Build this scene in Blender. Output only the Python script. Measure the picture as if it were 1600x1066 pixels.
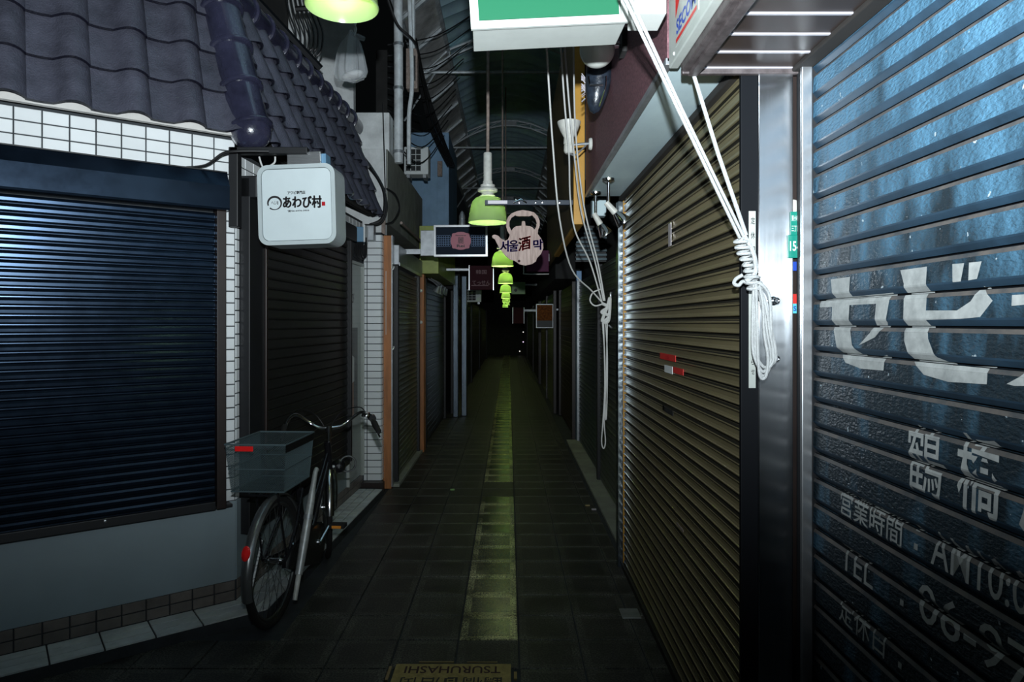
import bpy, bmesh, math, random
from mathutils import Vector, Matrix
random.seed(7)
PI = math.pi
sc = bpy.context.scene
C = sc.collection
for o in list(bpy.data.objects): bpy.data.objects.remove(o)

# ---------------------------------------------------------------- camera, light, exposure
F = 1067.0; VX, VY, CH = 795.0, 505.0, 1.56          # focal length in px, vanishing point, lens height
cam_d = bpy.data.cameras.new('camera'); cam = bpy.data.objects.new('camera', cam_d); C.objects.link(cam)
cam_d.sensor_width = 36; cam_d.lens = 36*F/1600
cam_d.shift_x = 5/1600; cam_d.shift_y = -28/1600
cam_d.clip_start = 0.02; cam_d.clip_end = 200
cam.location = (0, 0, CH); cam.rotation_euler = (PI/2, 0, 0)
sc.camera = cam

w = bpy.data.worlds.new('night'); sc.world = w; w.use_nodes = True
w.node_tree.nodes['Background'].inputs[0].default_value = (0.30, 0.38, 0.42, 1)
w.node_tree.nodes['Background'].inputs[1].default_value = 0.005

fl = bpy.data.lights.new('camera_flash', 'SPOT')      # the photographer's flash on its shoe, tilted up
fl.energy = 880; fl.color = (0.86, 0.95, 1.0); fl.shadow_soft_size = 0.022
fl.spot_size = math.radians(176); fl.spot_blend = 1.0
flo = bpy.data.objects.new('camera_flash', fl); C.objects.link(flo)
flo.location = (0.0, -0.03, CH+0.25); flo.rotation_euler = (math.radians(90+55), 0, 0)
flo.scale = (1.2, 1, 1)

sc.view_settings.view_transform = 'Standard'; sc.view_settings.look = 'None'
sc.view_settings.exposure = 0.0; sc.view_settings.gamma = 1.0
sc.view_settings.use_curve_mapping = False

# ---------------------------------------------------------------- helpers
def P(px, py, Y):
    return Vector(((px-VX)/F*Y, Y, CH-(py-VY)/F*Y))

class MB:
    def __init__(s): s.v = []; s.f = []; s.m = []; s.mi = 0; s.sm = []
    def add(s, vs, fs, smooth=False):
        b = len(s.v); s.v += [tuple(v) for v in vs]
        for f in fs: s.f.append([i+b for i in f]); s.m.append(s.mi); s.sm.append(smooth)
        return s
    def slot(s, i): s.mi = i; return s
    def box(s, x0, x1, y0, y1, z0, z1, bev=0.0):
        if x0 > x1: x0, x1 = x1, x0
        if y0 > y1: y0, y1 = y1, y0
        if z0 > z1: z0, z1 = z1, z0
        if bev <= 0:
            v = [(x, y, z) for x in (x0, x1) for y in (y0, y1) for z in (z0, z1)]
            return s.add(v, [(0,1,3,2),(4,6,7,5),(0,4,5,1),(2,3,7,6),(0,2,6,4),(1,5,7,3)])
        bm = bmesh.new(); bmesh.ops.create_cube(bm, size=1)
        for q in bm.verts:
            q.co = Vector(((x0+x1)/2+q.co.x*(x1-x0), (y0+y1)/2+q.co.y*(y1-y0), (z0+z1)/2+q.co.z*(z1-z0)))
        bmesh.ops.bevel(bm, geom=list(bm.edges), offset=bev, segments=2, affect='EDGES', profile=.5)
        return s.bm(bm)
    def bm(s, bm, smooth=False, M=None):
        bm.verts.index_update()
        vs = [(M @ q.co if M else q.co.copy()) for q in bm.verts]
        s.add(vs, [[q.index for q in f.verts] for f in bm.faces], smooth); bm.free(); return s
    def tube(s, pts, r, seg=8, closed=False, caps=True):
        pts = [Vector(p) for p in pts]; n = len(pts)
        rr = r if isinstance(r, (list, tuple)) else [r]*n
        rings = []; prev = None
        for i, p in enumerate(pts):
            if closed: t = pts[(i+1) % n]-pts[i-1]
            else: t = pts[min(i+1, n-1)]-pts[max(i-1, 0)]
            t.normalize()
            if prev is None:
                a = Vector((0,0,1)) if abs(t.z) < .9 else Vector((1,0,0))
                u = t.cross(a).normalized()
            else:
                u = prev-t*prev.dot(t)
                if u.length < 1e-5: u = t.orthogonal()
                u.normalize()
            prev = u; v = t.cross(u)
            rings.append([p+(u*math.cos(2*PI*k/seg)+v*math.sin(2*PI*k/seg))*rr[i] for k in range(seg)])
        vs = [q for R in rings for q in R]; fs = []
        for i in range(n if closed else n-1):
            j = (i+1) % n
            for k in range(seg):
                l = (k+1) % seg
                fs.append((i*seg+k, i*seg+l, j*seg+l, j*seg+k))
        if caps and not closed:
            fs.append(tuple(range(seg))); fs.append(tuple((n-1)*seg+k for k in range(seg)))
        return s.add(vs, fs, True)
    def lathe(s, prof, seg=24, M=None, cap=True):
        vs = []; fs = []; n = len(prof)
        for (r, z) in prof:
            for k in range(seg):
                p = Vector((r*math.cos(2*PI*k/seg), r*math.sin(2*PI*k/seg), z))
                vs.append(M @ p if M else p)
        for i in range(n-1):
            for k in range(seg):
                l = (k+1) % seg
                fs.append((i*seg+k, i*seg+l, (i+1)*seg+l, (i+1)*seg+k))
        if cap: fs.append(tuple(range(seg))); fs.append(tuple((n-1)*seg+k for k in range(seg)))
        return s.add(vs, fs, True)
    def prism(s, loops, depth, M):
        """loops: outer loop + holes in 2D (x,y); extruded by depth along local z; M maps to the part's space"""
        bm = bmesh.new()
        for L in loops:
            vv = [bm.verts.new((x, y, 0)) for x, y in L]
            for i in range(len(vv)): bm.edges.new((vv[i-1], vv[i]))
        bmesh.ops.triangle_fill(bm, use_beauty=True, use_dissolve=False, edges=list(bm.edges))
        if depth:
            r = bmesh.ops.extrude_face_region(bm, geom=list(bm.faces))
            for q in [g for g in r['geom'] if isinstance(g, bmesh.types.BMVert)]: q.co.z += depth
        return s.bm(bm, False, M)

def cr(pts, sub=6, closed=False):
    """Catmull-Rom through the points"""
    pts = [Vector(p) for p in pts]; n = len(pts); out = []
    for i in range(n if closed else n-1):
        g = lambda k: pts[k % n] if closed else pts[max(0, min(n-1, k))]
        p0, p1, p2, p3 = g(i-1), g(i), g(i+1), g(i+2)
        for k in range(sub):
            t = k/sub
            out.append(.5*((2*p1)+(p2-p0)*t+(2*p0-5*p1+4*p2-p3)*t*t+(3*p1-p0-3*p2+p3)*t**3))
    if not closed: out.append(pts[-1])
    return out

def mesh_of(name, mb, mats, recalc=True):
    me = bpy.data.meshes.new(name); me.from_pydata(mb.v, [], mb.f)
    for m in (mats if isinstance(mats, (list, tuple)) else [mats]): me.materials.append(M_[m])
    me.polygons.foreach_set('material_index', mb.m); me.polygons.foreach_set('use_smooth', mb.sm)
    if recalc:
        bm = bmesh.new(); bm.from_mesh(me); bmesh.ops.recalc_face_normals(bm, faces=bm.faces); bm.to_mesh(me); bm.free()
    if any(mb.sm):
        try: me.set_sharp_from_angle(angle=math.radians(40))
        except Exception: pass
    me.update(); return me

def link(name, data, parent=None, loc=(0,0,0), rz=0.0, mat=None):
    o = bpy.data.objects.new(name, data); C.objects.link(o)
    if mat is not None: o.matrix_basis = mat
    else: o.location = loc; o.rotation_euler = (0, 0, rz)
    if parent is not None: o.parent = parent
    return o
def tag(o, label=None, cat=None, group=None, kind=None):
    if label: o['label'] = label
    if cat: o['category'] = cat
    if group: o['group'] = group
    if kind: o['kind'] = kind
    return o
def thing(name, label, cat, loc=(0,0,0), rz=0.0, group=None):
    return tag(link(name, None, None, loc, rz), label, cat, group)
def part(name, mb, mat, parent, label=None, loc=(0,0,0), kind=None):
    return tag(link(name, mesh_of(name, mb, mat), parent, loc), label, kind=kind)
def single(name, mb, mat, label, cat, group=None, loc=(0,0,0), rz=0.0):
    return tag(link(name, mesh_of(name, mb, mat), None, loc, rz), label, cat, group)
def struct(name, mb, mat, loc=(0,0,0), rz=0.0, label=None):
    return tag(link(name, mesh_of(name, mb, mat), None, loc, rz), label, kind='structure')

def text2d(txt, size=1.0, bold=0.0, align='CENTER', res=3):
    cap = .003 if any(c in '麗鶴韓' for c in txt) else .010 if any(ord(c) > 0x2fff for c in txt) else .03
    cu = bpy.data.curves.new('txt', 'FONT'); cu.body = txt; cu.size = size; cu.offset = min(bold, cap)
    cu.resolution_u = res; cu.align_x = align; cu.align_y = 'CENTER'; cu.fill_mode = 'FRONT'
    ob = bpy.data.objects.new('txt', cu); C.objects.link(ob)
    bpy.context.view_layer.update()
    me = bpy.data.meshes.new_from_object(ob.evaluated_get(bpy.context.evaluated_depsgraph_get()))
    vs = [tuple(v.co) for v in me.vertices]; fs = [tuple(p.vertices) for p in me.polygons]
    bpy.data.objects.remove(ob); bpy.data.curves.remove(cu); bpy.data.meshes.remove(me)
    return vs, fs
def text_mb(txt, fn, size, bold=0.0, align='CENTER', w=None, h=None, mb=None, heavy=0.0):
    """lettering in the plane, fitted to w x h when given, mapped by fn(x, y)"""
    vs, fs = text2d(txt, 1.0, bold/size, align)
    if not vs: return mb or MB()
    x0 = min(v[0] for v in vs); x1 = max(v[0] for v in vs); y0 = min(v[1] for v in vs); y1 = max(v[1] for v in vs)
    cx, cy = (x0+x1)/2, (y0+y1)/2
    sx = w/(x1-x0) if w else 1; sy = h/(y1-y0) if h else (sx if w else 1)
    if h and not w: sx = sy
    if align != 'CENTER': cx = x0
    mb = mb or MB()
    for dx, dy in ([(0, 0)] if not heavy else [(0, 0), (heavy, 0), (-heavy, 0), (0, heavy*.6), (0, -heavy*.6)]):
        mb.add([fn((v[0]-cx)*sx+dx, (v[1]-cy)*sy+dy) for v in vs], fs)
    return mb

# ---------------------------------------------------------------- materials
M_ = {}
def nodes(name):
    m = bpy.data.materials.new(name); m.use_nodes = True; M_[name] = m
    nt = m.node_tree; return m, nt, nt.nodes['Principled BSDF'], nt.nodes, nt.links
def mat(name, col, rough=.5, metal=0.0, var=.0, vscale=6.0, bump=0.0, bscale=60.0, col2=None, stretch=(1,1,1),
        emit=None, es=0.0, spec=None, aniso=0.0, arot=0.0, rvar=0.0, rnd=0.0, alpha=1.0, trans=0.0, coat=0.0, ior=None):
    m, nt, b, N, L = nodes(name)
    b.inputs['Base Color'].default_value = (*col, 1); b.inputs['Roughness'].default_value = rough
    b.inputs['Metallic'].default_value = metal
    if spec is not None: b.inputs['Specular IOR Level'].default_value = spec
    if ior: b.inputs['IOR'].default_value = ior
    if coat: b.inputs['Coat Weight'].default_value = coat; b.inputs['Coat Roughness'].default_value = .08
    if trans: b.inputs['Transmission Weight'].default_value = trans
    if alpha < 1: b.inputs['Alpha'].default_value = alpha
    if emit: b.inputs['Emission Color'].default_value = (*emit, 1); b.inputs['Emission Strength'].default_value = es
    if aniso:
        b.inputs['Anisotropic'].default_value = aniso; b.inputs['Anisotropic Rotation'].default_value = arot
        tn = N.new('ShaderNodeTangent'); tn.direction_type = 'RADIAL'; tn.axis = 'Z'
        L.new(tn.outputs[0], b.inputs['Tangent'])
    if var or bump or rvar or col2:
        g = N.new('ShaderNodeNewGeometry'); mp = N.new('ShaderNodeMapping')
        mp.inputs['Scale'].default_value = stretch; L.new(g.outputs['Position'], mp.inputs['Vector'])
        n = N.new('ShaderNodeTexNoise'); n.inputs['Scale'].default_value = vscale; n.inputs['Detail'].default_value = 6
        n.inputs['Roughness'].default_value = .65; L.new(mp.outputs[0], n.inputs['Vector'])
        if var or col2:
            r = N.new('ShaderNodeValToRGB'); r.color_ramp.elements[0].position = .32; r.color_ramp.elements[1].position = .70
            d = col2 or tuple(c*(1-var) for c in col); e = tuple(min(1, c*(1+var)) for c in col) if not col2 else col
            r.color_ramp.elements[0].color = (*d, 1); r.color_ramp.elements[1].color = (*e, 1)
            L.new(n.outputs['Fac'], r.inputs[0]); src = r.outputs[0]
            if rnd:
                oi = N.new('ShaderNodeObjectInfo'); mr = N.new('ShaderNodeMapRange')
                mr.inputs['To Min'].default_value = 1-rnd; mr.inputs['To Max'].default_value = 1+rnd
                L.new(oi.outputs['Random'], mr.inputs['Value'])
                hs = N.new('ShaderNodeHueSaturation'); L.new(mr.outputs[0], hs.inputs['Value']); L.new(src, hs.inputs['Color']); src = hs.outputs[0]
            L.new(src, b.inputs['Base Color'])
        if rvar:
            mr = N.new('ShaderNodeMapRange'); mr.inputs['To Min'].default_value = max(.03, rough-rvar); mr.inputs['To Max'].default_value = min(1, rough+rvar)
            L.new(n.outputs['Fac'], mr.inputs['Value']); L.new(mr.outputs[0], b.inputs['Roughness'])
        if bump:
            n2 = N.new('ShaderNodeTexNoise'); n2.inputs['Scale'].default_value = bscale; n2.inputs['Detail'].default_value = 4
            L.new(mp.outputs[0], n2.inputs['Vector'])
            bp = N.new('ShaderNodeBump'); bp.inputs['Strength'].default_value = bump; bp.inputs['Distance'].default_value = .004
            L.new(n2.outputs['Fac'], bp.inputs['Height']); L.new(bp.outputs[0], b.inputs['Normal'])
    return m

mat('grout', (.035,.04,.045), .9, var=.3)
mat('white_tile', (.80,.83,.84), .22, var=.05, vscale=3, rnd=.05, bump=.05, bscale=15)
mat('kerb_tile', (.62,.66,.66), .35, var=.18, vscale=9, rnd=.05, bump=.1, bscale=40)
mat('brown_tile', (.16,.14,.125), .5, var=.25, vscale=8, rnd=.12)
mat('white_panel', (.27,.34,.37), .42, var=.05, vscale=3, bump=.06, bscale=220)
mat('black_alu', (.015,.028,.050), .25, .8, var=.15, vscale=10, rvar=.05)
mat('black_trim', (.010,.011,.013), .5, var=.2)
mat('brown_trim', (.022,.014,.012), .42, var=.25)
mat('black_slat', (.012,.013,.012), .42, var=.2)
mat('roof_tile', (.062,.064,.088), .42, var=.28, vscale=9, bump=.9, bscale=120, rnd=.12, rvar=.12)
mat('roof_glaze', (.026,.027,.052), .26, var=.35, vscale=7, coat=.5, rvar=.1, bump=.3, bscale=90)
mat('tile_edge', (.008,.008,.016), .2)
mat('dark_wood', (.018,.015,.013), .8, var=.3)
mat('mortar', (.62,.60,.57), .9, var=.15)
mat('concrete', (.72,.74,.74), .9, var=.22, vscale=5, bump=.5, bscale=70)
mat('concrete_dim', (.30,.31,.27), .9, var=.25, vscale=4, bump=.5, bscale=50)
mat('dark_wall', (.030,.030,.030), .85, var=.3)
mat('orange_wood', (.42,.16,.05), .55, var=.28, vscale=5, stretch=(6,6,.7), bump=.1)
mat('yellow_paint', (.62,.32,.045), .45, var=.12, vscale=8)
mat('olive_board', (.13,.085,.02), .5, var=.35, vscale=6, stretch=(2,1,3))
mat('olive_slat', (.40,.34,.19), .33, .66, var=.14, vscale=5, stretch=(1,.35,4), rvar=.08)
mat('olive_seam', (.020,.018,.011), .6, .1, var=.2)
mat('olive_end', (.13,.135,.14), .36, .85, var=.15)
mat('steel', (.60,.63,.66), .22, 1.0, var=.06, vscale=4, stretch=(30,30,.6), aniso=.9, arot=0.0, rvar=.04)
mat('dim_steel', (.22,.27,.33), .25, 1.0, var=.1, vscale=4, aniso=.85, arot=.25)
mat('alu', (.62,.64,.66), .30, .9, var=.12, vscale=9)
mat('chrome', (.75,.77,.80), .13, 1.0, var=.08, vscale=30)
mat('galv', (.38,.40,.42), .42, .7, var=.2, vscale=12)
mat('maroon', (.17,.075,.09), .65, var=.55, vscale=85, bump=.5, bscale=180)
mat('brown_metal', (.042,.028,.023), .38, .1, var=.16, vscale=6, rvar=.05)
mat('brown_edge', (.045,.035,.036), .45, .1, var=.4, vscale=30, col2=(.12,.10,.10))
mat('pale_metal', (.55,.52,.56), .35, .3)
mat('soffit', (.70,.88,.96), .42, var=.10, vscale=5, stretch=(1,.4,1))
mat('sign_white', (.78,.81,.77), .45, var=.05, vscale=7)
mat('sign_cream', (.55,.58,.55), .5, var=.06, vscale=9)
mat('sign_green', (.010,.115,.055), .4)
mat('sign_grey', (.44,.47,.44), .5, var=.08, vscale=10)
mat('red', (.62,.025,.02), .5); mat('print_red', (.40,.014,.022), .7, spec=.1); mat('blue', (.01,.06,.42), .5); mat('cyan', (.10,.55,.62), .5)
mat('plate_green', (.0,.22,.16), .4); mat('white_print', (.75,.78,.78), .5); mat('black_print', (.012,.010,.012), .5)
mat('paint_white', (.52,.55,.54), .6, col2=(.30,.32,.32), vscale=22)
mat('rope', (.50,.52,.52), .8, var=.12, vscale=60, bump=.8, bscale=300)
mat('cord', (.62,.63,.61), .6); mat('cable', (.012,.012,.013), .45)
mat('lamp_white', (.66,.66,.61), .4, var=.15, vscale=25)
mat('lamp_glass', (.70,.73,.68), .25, var=.06)
mat('lamp_black', (.02,.028,.042), .3, var=.6, vscale=30, bump=.5, bscale=60)
mat('pipe', (.74,.78,.80), .45, .2, var=.2, vscale=12)
mat('rust', (.28,.22,.19), .7, var=.35, vscale=30)
mat('ac_white', (.76,.80,.80), .5, var=.08)
mat('ac_dark', (.01,.012,.014), .6)
mat('blue_sheet', (.22,.37,.54), .5, var=.15, vscale=4)
mat('roof_sheet', (.55,.80,1.0), .50, .75, var=.2, vscale=3, bump=.6, bscale=9)
mat('frosted', (.75,.76,.74), .45, .5, var=.45, vscale=3)
mat('truss', (.52,.57,.60), .5, .3, var=.3, vscale=15)
mat('wood_sign', (.62,.46,.40), .5, col2=(.30,.19,.16), vscale=9, stretch=(7,1,.8))
mat('print_blue', (.028,.018,.24), .7, spec=.1)
mat('navy', (.012,.020,.035), .7, spec=.15); mat('pink', (.52,.17,.22), .5); mat('lace', (.22,.31,.48), .5)
mat('lightbox', (.62,.70,.72), .28, var=.05, vscale=4)
mat('lightbox_rim', (.46,.52,.53), .35, var=.08)
mat('maroon_sign', (.05,.012,.018), .7, spec=.15); mat('pink_print', (.20,.09,.10), .5)
mat('food', (.42,.14,.02), .7, spec=.15, col2=(.06,.015,.01), vscale=28)
mat('poster', (.50,.56,.52), .4, var=.06); mat('poster_dark', (.05,.055,.05), .5); mat('skin_print', (.35,.16,.09), .5)
mat('bike_black', (.010,.010,.012), .25, coat=.4); mat('rubber', (.010,.010,.010), .8, var=.2)
mat('bike_steel', (.62,.64,.66), .20, 1.0, var=.15, vscale=40); mat('spoke', (.16,.17,.17), .4, .9)
mat('reflector_red', (.85,.02,.02), .2, emit=None, coat=.5); mat('reflector_amber', (.95,.35,.05), .25, coat=.4)
mat('basket', (.10,.145,.16), .45, .3); mat('silver_paint', (.52,.54,.53), .38, .5, var=.2, vscale=30)
mat('fender_paint', (.20,.21,.21), .3, .7, var=.2)
mat('meter_blue', (.14,.28,.42), .4)
mat('bag_fill', (.75,.76,.76), .7)
mat('mat_tan', (.42,.31,.11), .7, var=.25, vscale=30, bump=.3); mat('mat_print', (.05,.015,.018), .7)
mat('brass', (.42,.32,.16), .4, .8)
mat('yellow_board', (.40,.46,.12), .5, var=.2)
mat('bulb', (.9,1,.75), .4, emit=(.92,1.0,.50), es=85.0)
mat('bulb_near', (.9,1,.75), .4, emit=(.92,1.0,.6), es=34.0)
mat('bulb_dim', (.9,1,.75), .4, emit=(.92,1.0,.55), es=14.0)
mat('bar_blue', (.030,.045,.070), .5)
mat('purple', (.10,.02,.06), .6, spec=.2)
mat('green_plastic', (.30,.55,.20), .4)

# right shutter: deep blue-grey paint with an embossed, leathery field, and a worn top lip
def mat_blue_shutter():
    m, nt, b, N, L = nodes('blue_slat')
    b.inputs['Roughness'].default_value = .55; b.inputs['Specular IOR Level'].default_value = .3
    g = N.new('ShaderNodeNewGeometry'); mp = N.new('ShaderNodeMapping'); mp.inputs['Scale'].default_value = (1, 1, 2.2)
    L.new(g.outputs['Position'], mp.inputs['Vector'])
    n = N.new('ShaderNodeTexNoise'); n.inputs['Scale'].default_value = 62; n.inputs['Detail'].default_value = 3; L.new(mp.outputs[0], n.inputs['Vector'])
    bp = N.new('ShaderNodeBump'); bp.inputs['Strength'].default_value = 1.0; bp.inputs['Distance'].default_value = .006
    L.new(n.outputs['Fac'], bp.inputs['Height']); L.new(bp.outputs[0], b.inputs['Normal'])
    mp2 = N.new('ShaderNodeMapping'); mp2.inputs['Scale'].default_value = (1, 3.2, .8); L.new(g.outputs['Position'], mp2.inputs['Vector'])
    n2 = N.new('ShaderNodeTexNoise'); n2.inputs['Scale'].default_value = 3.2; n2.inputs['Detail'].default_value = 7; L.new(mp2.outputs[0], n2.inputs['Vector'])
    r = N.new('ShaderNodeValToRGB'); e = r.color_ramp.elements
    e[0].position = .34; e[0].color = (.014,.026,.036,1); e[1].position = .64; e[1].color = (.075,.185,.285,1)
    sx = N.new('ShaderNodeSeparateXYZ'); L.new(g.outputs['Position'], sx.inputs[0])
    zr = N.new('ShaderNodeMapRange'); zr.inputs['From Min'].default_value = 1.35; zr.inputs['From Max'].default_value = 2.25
    zr.inputs['To Min'].default_value = -.20; zr.inputs['To Max'].default_value = .16; L.new(sx.outputs[2], zr.inputs['Value'])  # height shifts charcoal to bright blue: top-to-bottom light falloff put into the paint
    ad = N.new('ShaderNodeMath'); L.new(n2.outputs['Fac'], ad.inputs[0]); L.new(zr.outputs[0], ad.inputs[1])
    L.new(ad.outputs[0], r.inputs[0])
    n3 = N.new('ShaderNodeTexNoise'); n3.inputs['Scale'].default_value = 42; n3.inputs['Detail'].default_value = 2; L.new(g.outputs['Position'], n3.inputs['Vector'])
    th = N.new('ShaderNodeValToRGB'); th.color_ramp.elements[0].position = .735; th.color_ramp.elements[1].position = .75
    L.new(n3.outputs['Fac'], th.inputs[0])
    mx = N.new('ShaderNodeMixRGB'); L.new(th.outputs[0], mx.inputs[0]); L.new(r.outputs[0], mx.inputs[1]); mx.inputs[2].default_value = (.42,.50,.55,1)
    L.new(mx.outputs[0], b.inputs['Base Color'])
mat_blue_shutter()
mat('blue_bevel', (.020,.048,.080), .55, var=.35, vscale=8)
mat('jet', (.004,.005,.007), .6, spec=.15)
mat('worn_lip', (.15,.13,.115), .6, col2=(.045,.055,.065), vscale=14, stretch=(1,1,1))

# lamp shade: green translucent plastic
def mat_shade():
    m, nt, b, N, L = nodes('shade')
    b.inputs['Base Color'].default_value = (.38,.52,.26,1); b.inputs['Roughness'].default_value = .22
    t = N.new('ShaderNodeBsdfTranslucent'); t.inputs[0].default_value = (.40,.50,.27,1)
    mx = N.new('ShaderNodeMixShader'); mx.inputs[0].default_value = .36
    L.new(b.outputs[0], mx.inputs[1]); L.new(t.outputs[0], mx.inputs[2]); L.new(mx.outputs[0], N['Material Output'].inputs[0])
mat_shade()
def mat_clear(name, col, alpha, rough):
    m, nt, b, N, L = nodes(name)
    b.inputs['Base Color'].default_value = (*col, 1); b.inputs['Roughness'].default_value = rough
    t = N.new('ShaderNodeBsdfTransparent'); mx = N.new('ShaderNodeMixShader'); mx.inputs[0].default_value = alpha
    L.new(t.outputs[0], mx.inputs[1]); L.new(b.outputs[0], mx.inputs[2]); L.new(mx.outputs[0], N['Material Output'].inputs[0])
mat_clear('bag_film', (.75,.79,.82), .30, .10)
mat_clear('glass', (.30,.33,.33), .12, .05)

# floor tile: worn stone tile with a paler frame and a darker panel; uses the tile's own UVs
def mat_floor(name, frame, panel, rough):
    m, nt, b, N, L = nodes(name)
    uv = N.new('ShaderNodeUVMap'); sp = N.new('ShaderNodeSeparateXYZ'); L.new(uv.outputs[0], sp.inputs[0])
    def absd(out):
        a = N.new('ShaderNodeMath'); a.operation = 'SUBTRACT'; a.inputs[1].default_value = .5; L.new(out, a.inputs[0])
        c = N.new('ShaderNodeMath'); c.operation = 'ABSOLUTE'; L.new(a.outputs[0], c.inputs[0]); return c
    mxx = N.new('ShaderNodeMath'); mxx.operation = 'MAXIMUM'; L.new(absd(sp.outputs[0]).outputs[0], mxx.inputs[0]); L.new(absd(sp.outputs[1]).outputs[0], mxx.inputs[1])
    gt = N.new('ShaderNodeMath'); gt.operation = 'GREATER_THAN'; gt.inputs[1].default_value = .36; L.new(mxx.outputs[0], gt.inputs[0])
    g = N.new('ShaderNodeNewGeometry')
    n = N.new('ShaderNodeTexNoise'); n.inputs['Scale'].default_value = 3.2; n.inputs['Detail'].default_value = 8; n.inputs['Roughness'].default_value = .7; L.new(g.outputs['Position'], n.inputs['Vector'])
    n2 = N.new('ShaderNodeTexNoise'); n2.inputs['Scale'].default_value = 120; n2.inputs['Detail'].default_value = 2; L.new(g.outputs['Position'], n2.inputs['Vector'])
    c = N.new('ShaderNodeMixRGB'); L.new(gt.outputs[0], c.inputs[0]); c.inputs[1].default_value = (*panel, 1); c.inputs[2].default_value = (*frame, 1)
    r = N.new('ShaderNodeMapRange'); r.inputs['From Min'].default_value = .35; r.inputs['From Max'].default_value = .68
    r.inputs['To Min'].default_value = .30; r.inputs['To Max'].default_value = 1.9; L.new(n.outputs['Fac'], r.inputs['Value'])
    r2 = N.new('ShaderNodeMapRange'); r2.inputs['From Min'].default_value = .38; r2.inputs['From Max'].default_value = .64
    r2.inputs['To Min'].default_value = .25; r2.inputs['To Max'].default_value = 2.2; L.new(n2.outputs['Fac'], r2.inputs['Value'])
    mu = N.new('ShaderNodeMath'); mu.operation = 'MULTIPLY'; L.new(r.outputs[0], mu.inputs[0]); L.new(r2.outputs[0], mu.inputs[1])
    hs = N.new('ShaderNodeHueSaturation'); L.new(c.outputs[0], hs.inputs['Color']); L.new(mu.outputs[0], hs.inputs['Value'])
    L.new(hs.outputs[0], b.inputs['Base Color'])
    rr = N.new('ShaderNodeMapRange'); rr.inputs['To Min'].default_value = rough-.12; rr.inputs['To Max'].default_value = rough+.2
    L.new(n.outputs['Fac'], rr.inputs['Value']); L.new(rr.outputs[0], b.inputs['Roughness'])
    bp = N.new('ShaderNodeBump'); bp.inputs['Strength'].default_value = .25; bp.inputs['Distance'].default_value = .002
    L.new(n2.outputs['Fac'], bp.inputs['Height']); L.new(bp.outputs[0], b.inputs['Normal'])
mat_floor('floor_tile', (.046,.045,.039), (.027,.026,.023), .46)
mat_floor('floor_band', (.24,.23,.13), (.085,.083,.055), .17)
mat_floor('floor_dark', (.022,.022,.020), (.018,.018,.017), .45)

# ================================================================= SETTING
# ---- floor
def tile_mesh(name, x0, x1, y0, y1, material, th=.02, bev=.003):
    mb = MB(); b = bev
    vs = [(x0,y0,-th),(x1,y0,-th),(x1,y1,-th),(x0,y1,-th),(x0,y0,-b),(x1,y0,-b),(x1,y1,-b),(x0,y1,-b),(x0+b,y0+b,0),(x1-b,y0+b,0),(x1-b,y1-b,0),(x0+b,y1-b,0)]
    fs = [(0,1,5,4),(1,2,6,5),(2,3,7,6),(3,0,4,7),(4,5,9,8),(5,6,10,9),(6,7,11,10),(7,4,8,11),(8,9,10,11)]
    mb.add(vs, fs); me = mesh_of(name, mb, material)
    return me
def uv_xy(me, cells):
    """UVs from the x, y of each vertex: cells(x, y) gives the cell's origin and size"""
    uvl = me.uv_layers.new(name='UVMap')
    for p in me.polygons:
        cx, cy = p.center.x, p.center.y
        x0, y0, wx, wy = cells(cx, cy)
        for li in p.loop_indices:
            v = me.vertices[me.loops[li].vertex_index].co
            uvl.data[li].uv = ((v.x-x0)/wx, (v.y-y0)/wy)
TW, TD, TX, TY = .295, .2795, .048, 3.362
floor = struct('floor', MB().box(-3.2, 1.6, -.6, 36, -.12, -.007), 'grout', label='dark wet stone tiled alley floor')
tm = {}
def ftile(kind, wx):
    k = (kind, round(wx, 3))
    if k not in tm:
        g = .0035; me = tile_mesh('tile', -wx/2+g, wx/2-g, -TD/2+g, TD/2-g, kind)
        uv_xy(me, lambda a, b: (-wx/2, -TD/2, wx, TD)); tm[k] = me
    return tm[k]
dark_cells = {(-1,10),(-2,10),(-3,9),(-2,9),(-1,11),(0,10),(-4,8),(1,9)}
for r in range(-6, 20):
    y = TY+r*TD+TD/2
    for c in range(-9, 3):
        x0 = TX+c*TW; x1 = x0+TW
        if c <= -5 and y > 3.3: continue
        if c == 2: x1 = .735 if y > 2.2 else x1
        if y < 2.2 and c < -6: continue
        if c in (-2, -1) and 2.70 < y < 3.1: continue          # the lettered plate lies here
        kind = 'floor_band' if c == -1 and y > 3.3 else 'floor_tile'
        if (c, r) in dark_cells: kind = 'floor_dark'
        link('tile', ftile(kind, x1-x0), floor, ((x0+x1)/2, y, random.uniform(-.0012, .0006)))
mbf = MB(); cells = []
for r in range(20, 108):
    y0 = TY+r*TD
    for c in range(-4, 3):
        x0 = TX+c*TW; x1 = min(x0+TW, .735); g = .004
        mbf.slot(1 if c == -1 else (2 if random.random() < .08 else 0))
        mbf.add([(x0+g,y0+g,-.001),(x1-g,y0+g,-.001),(x1-g,y0+TD-g,-.001),(x0+g,y0+TD-g,-.001),(x0+g,y0+g,-.009),(x1-g,y0+g,-.009),(x1-g,y0+TD-g,-.009),(x0+g,y0+TD-g,-.009)],
                [(0,1,2,3),(0,4,5,1),(1,5,6,2),(2,6,7,3),(3,7,4,0)])
me = mesh_of('far_tiles', mbf, ['floor_tile', 'floor_band', 'floor_dark'])
def cell(cx, cy):
    c = math.floor((cx-TX)/TW); r = math.floor((cy-TY)/TD); return TX+c*TW, TY+r*TD, TW, TD
uv_xy(me, cell); tag(link('far_tiles', me, floor), kind='stuff')

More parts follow.
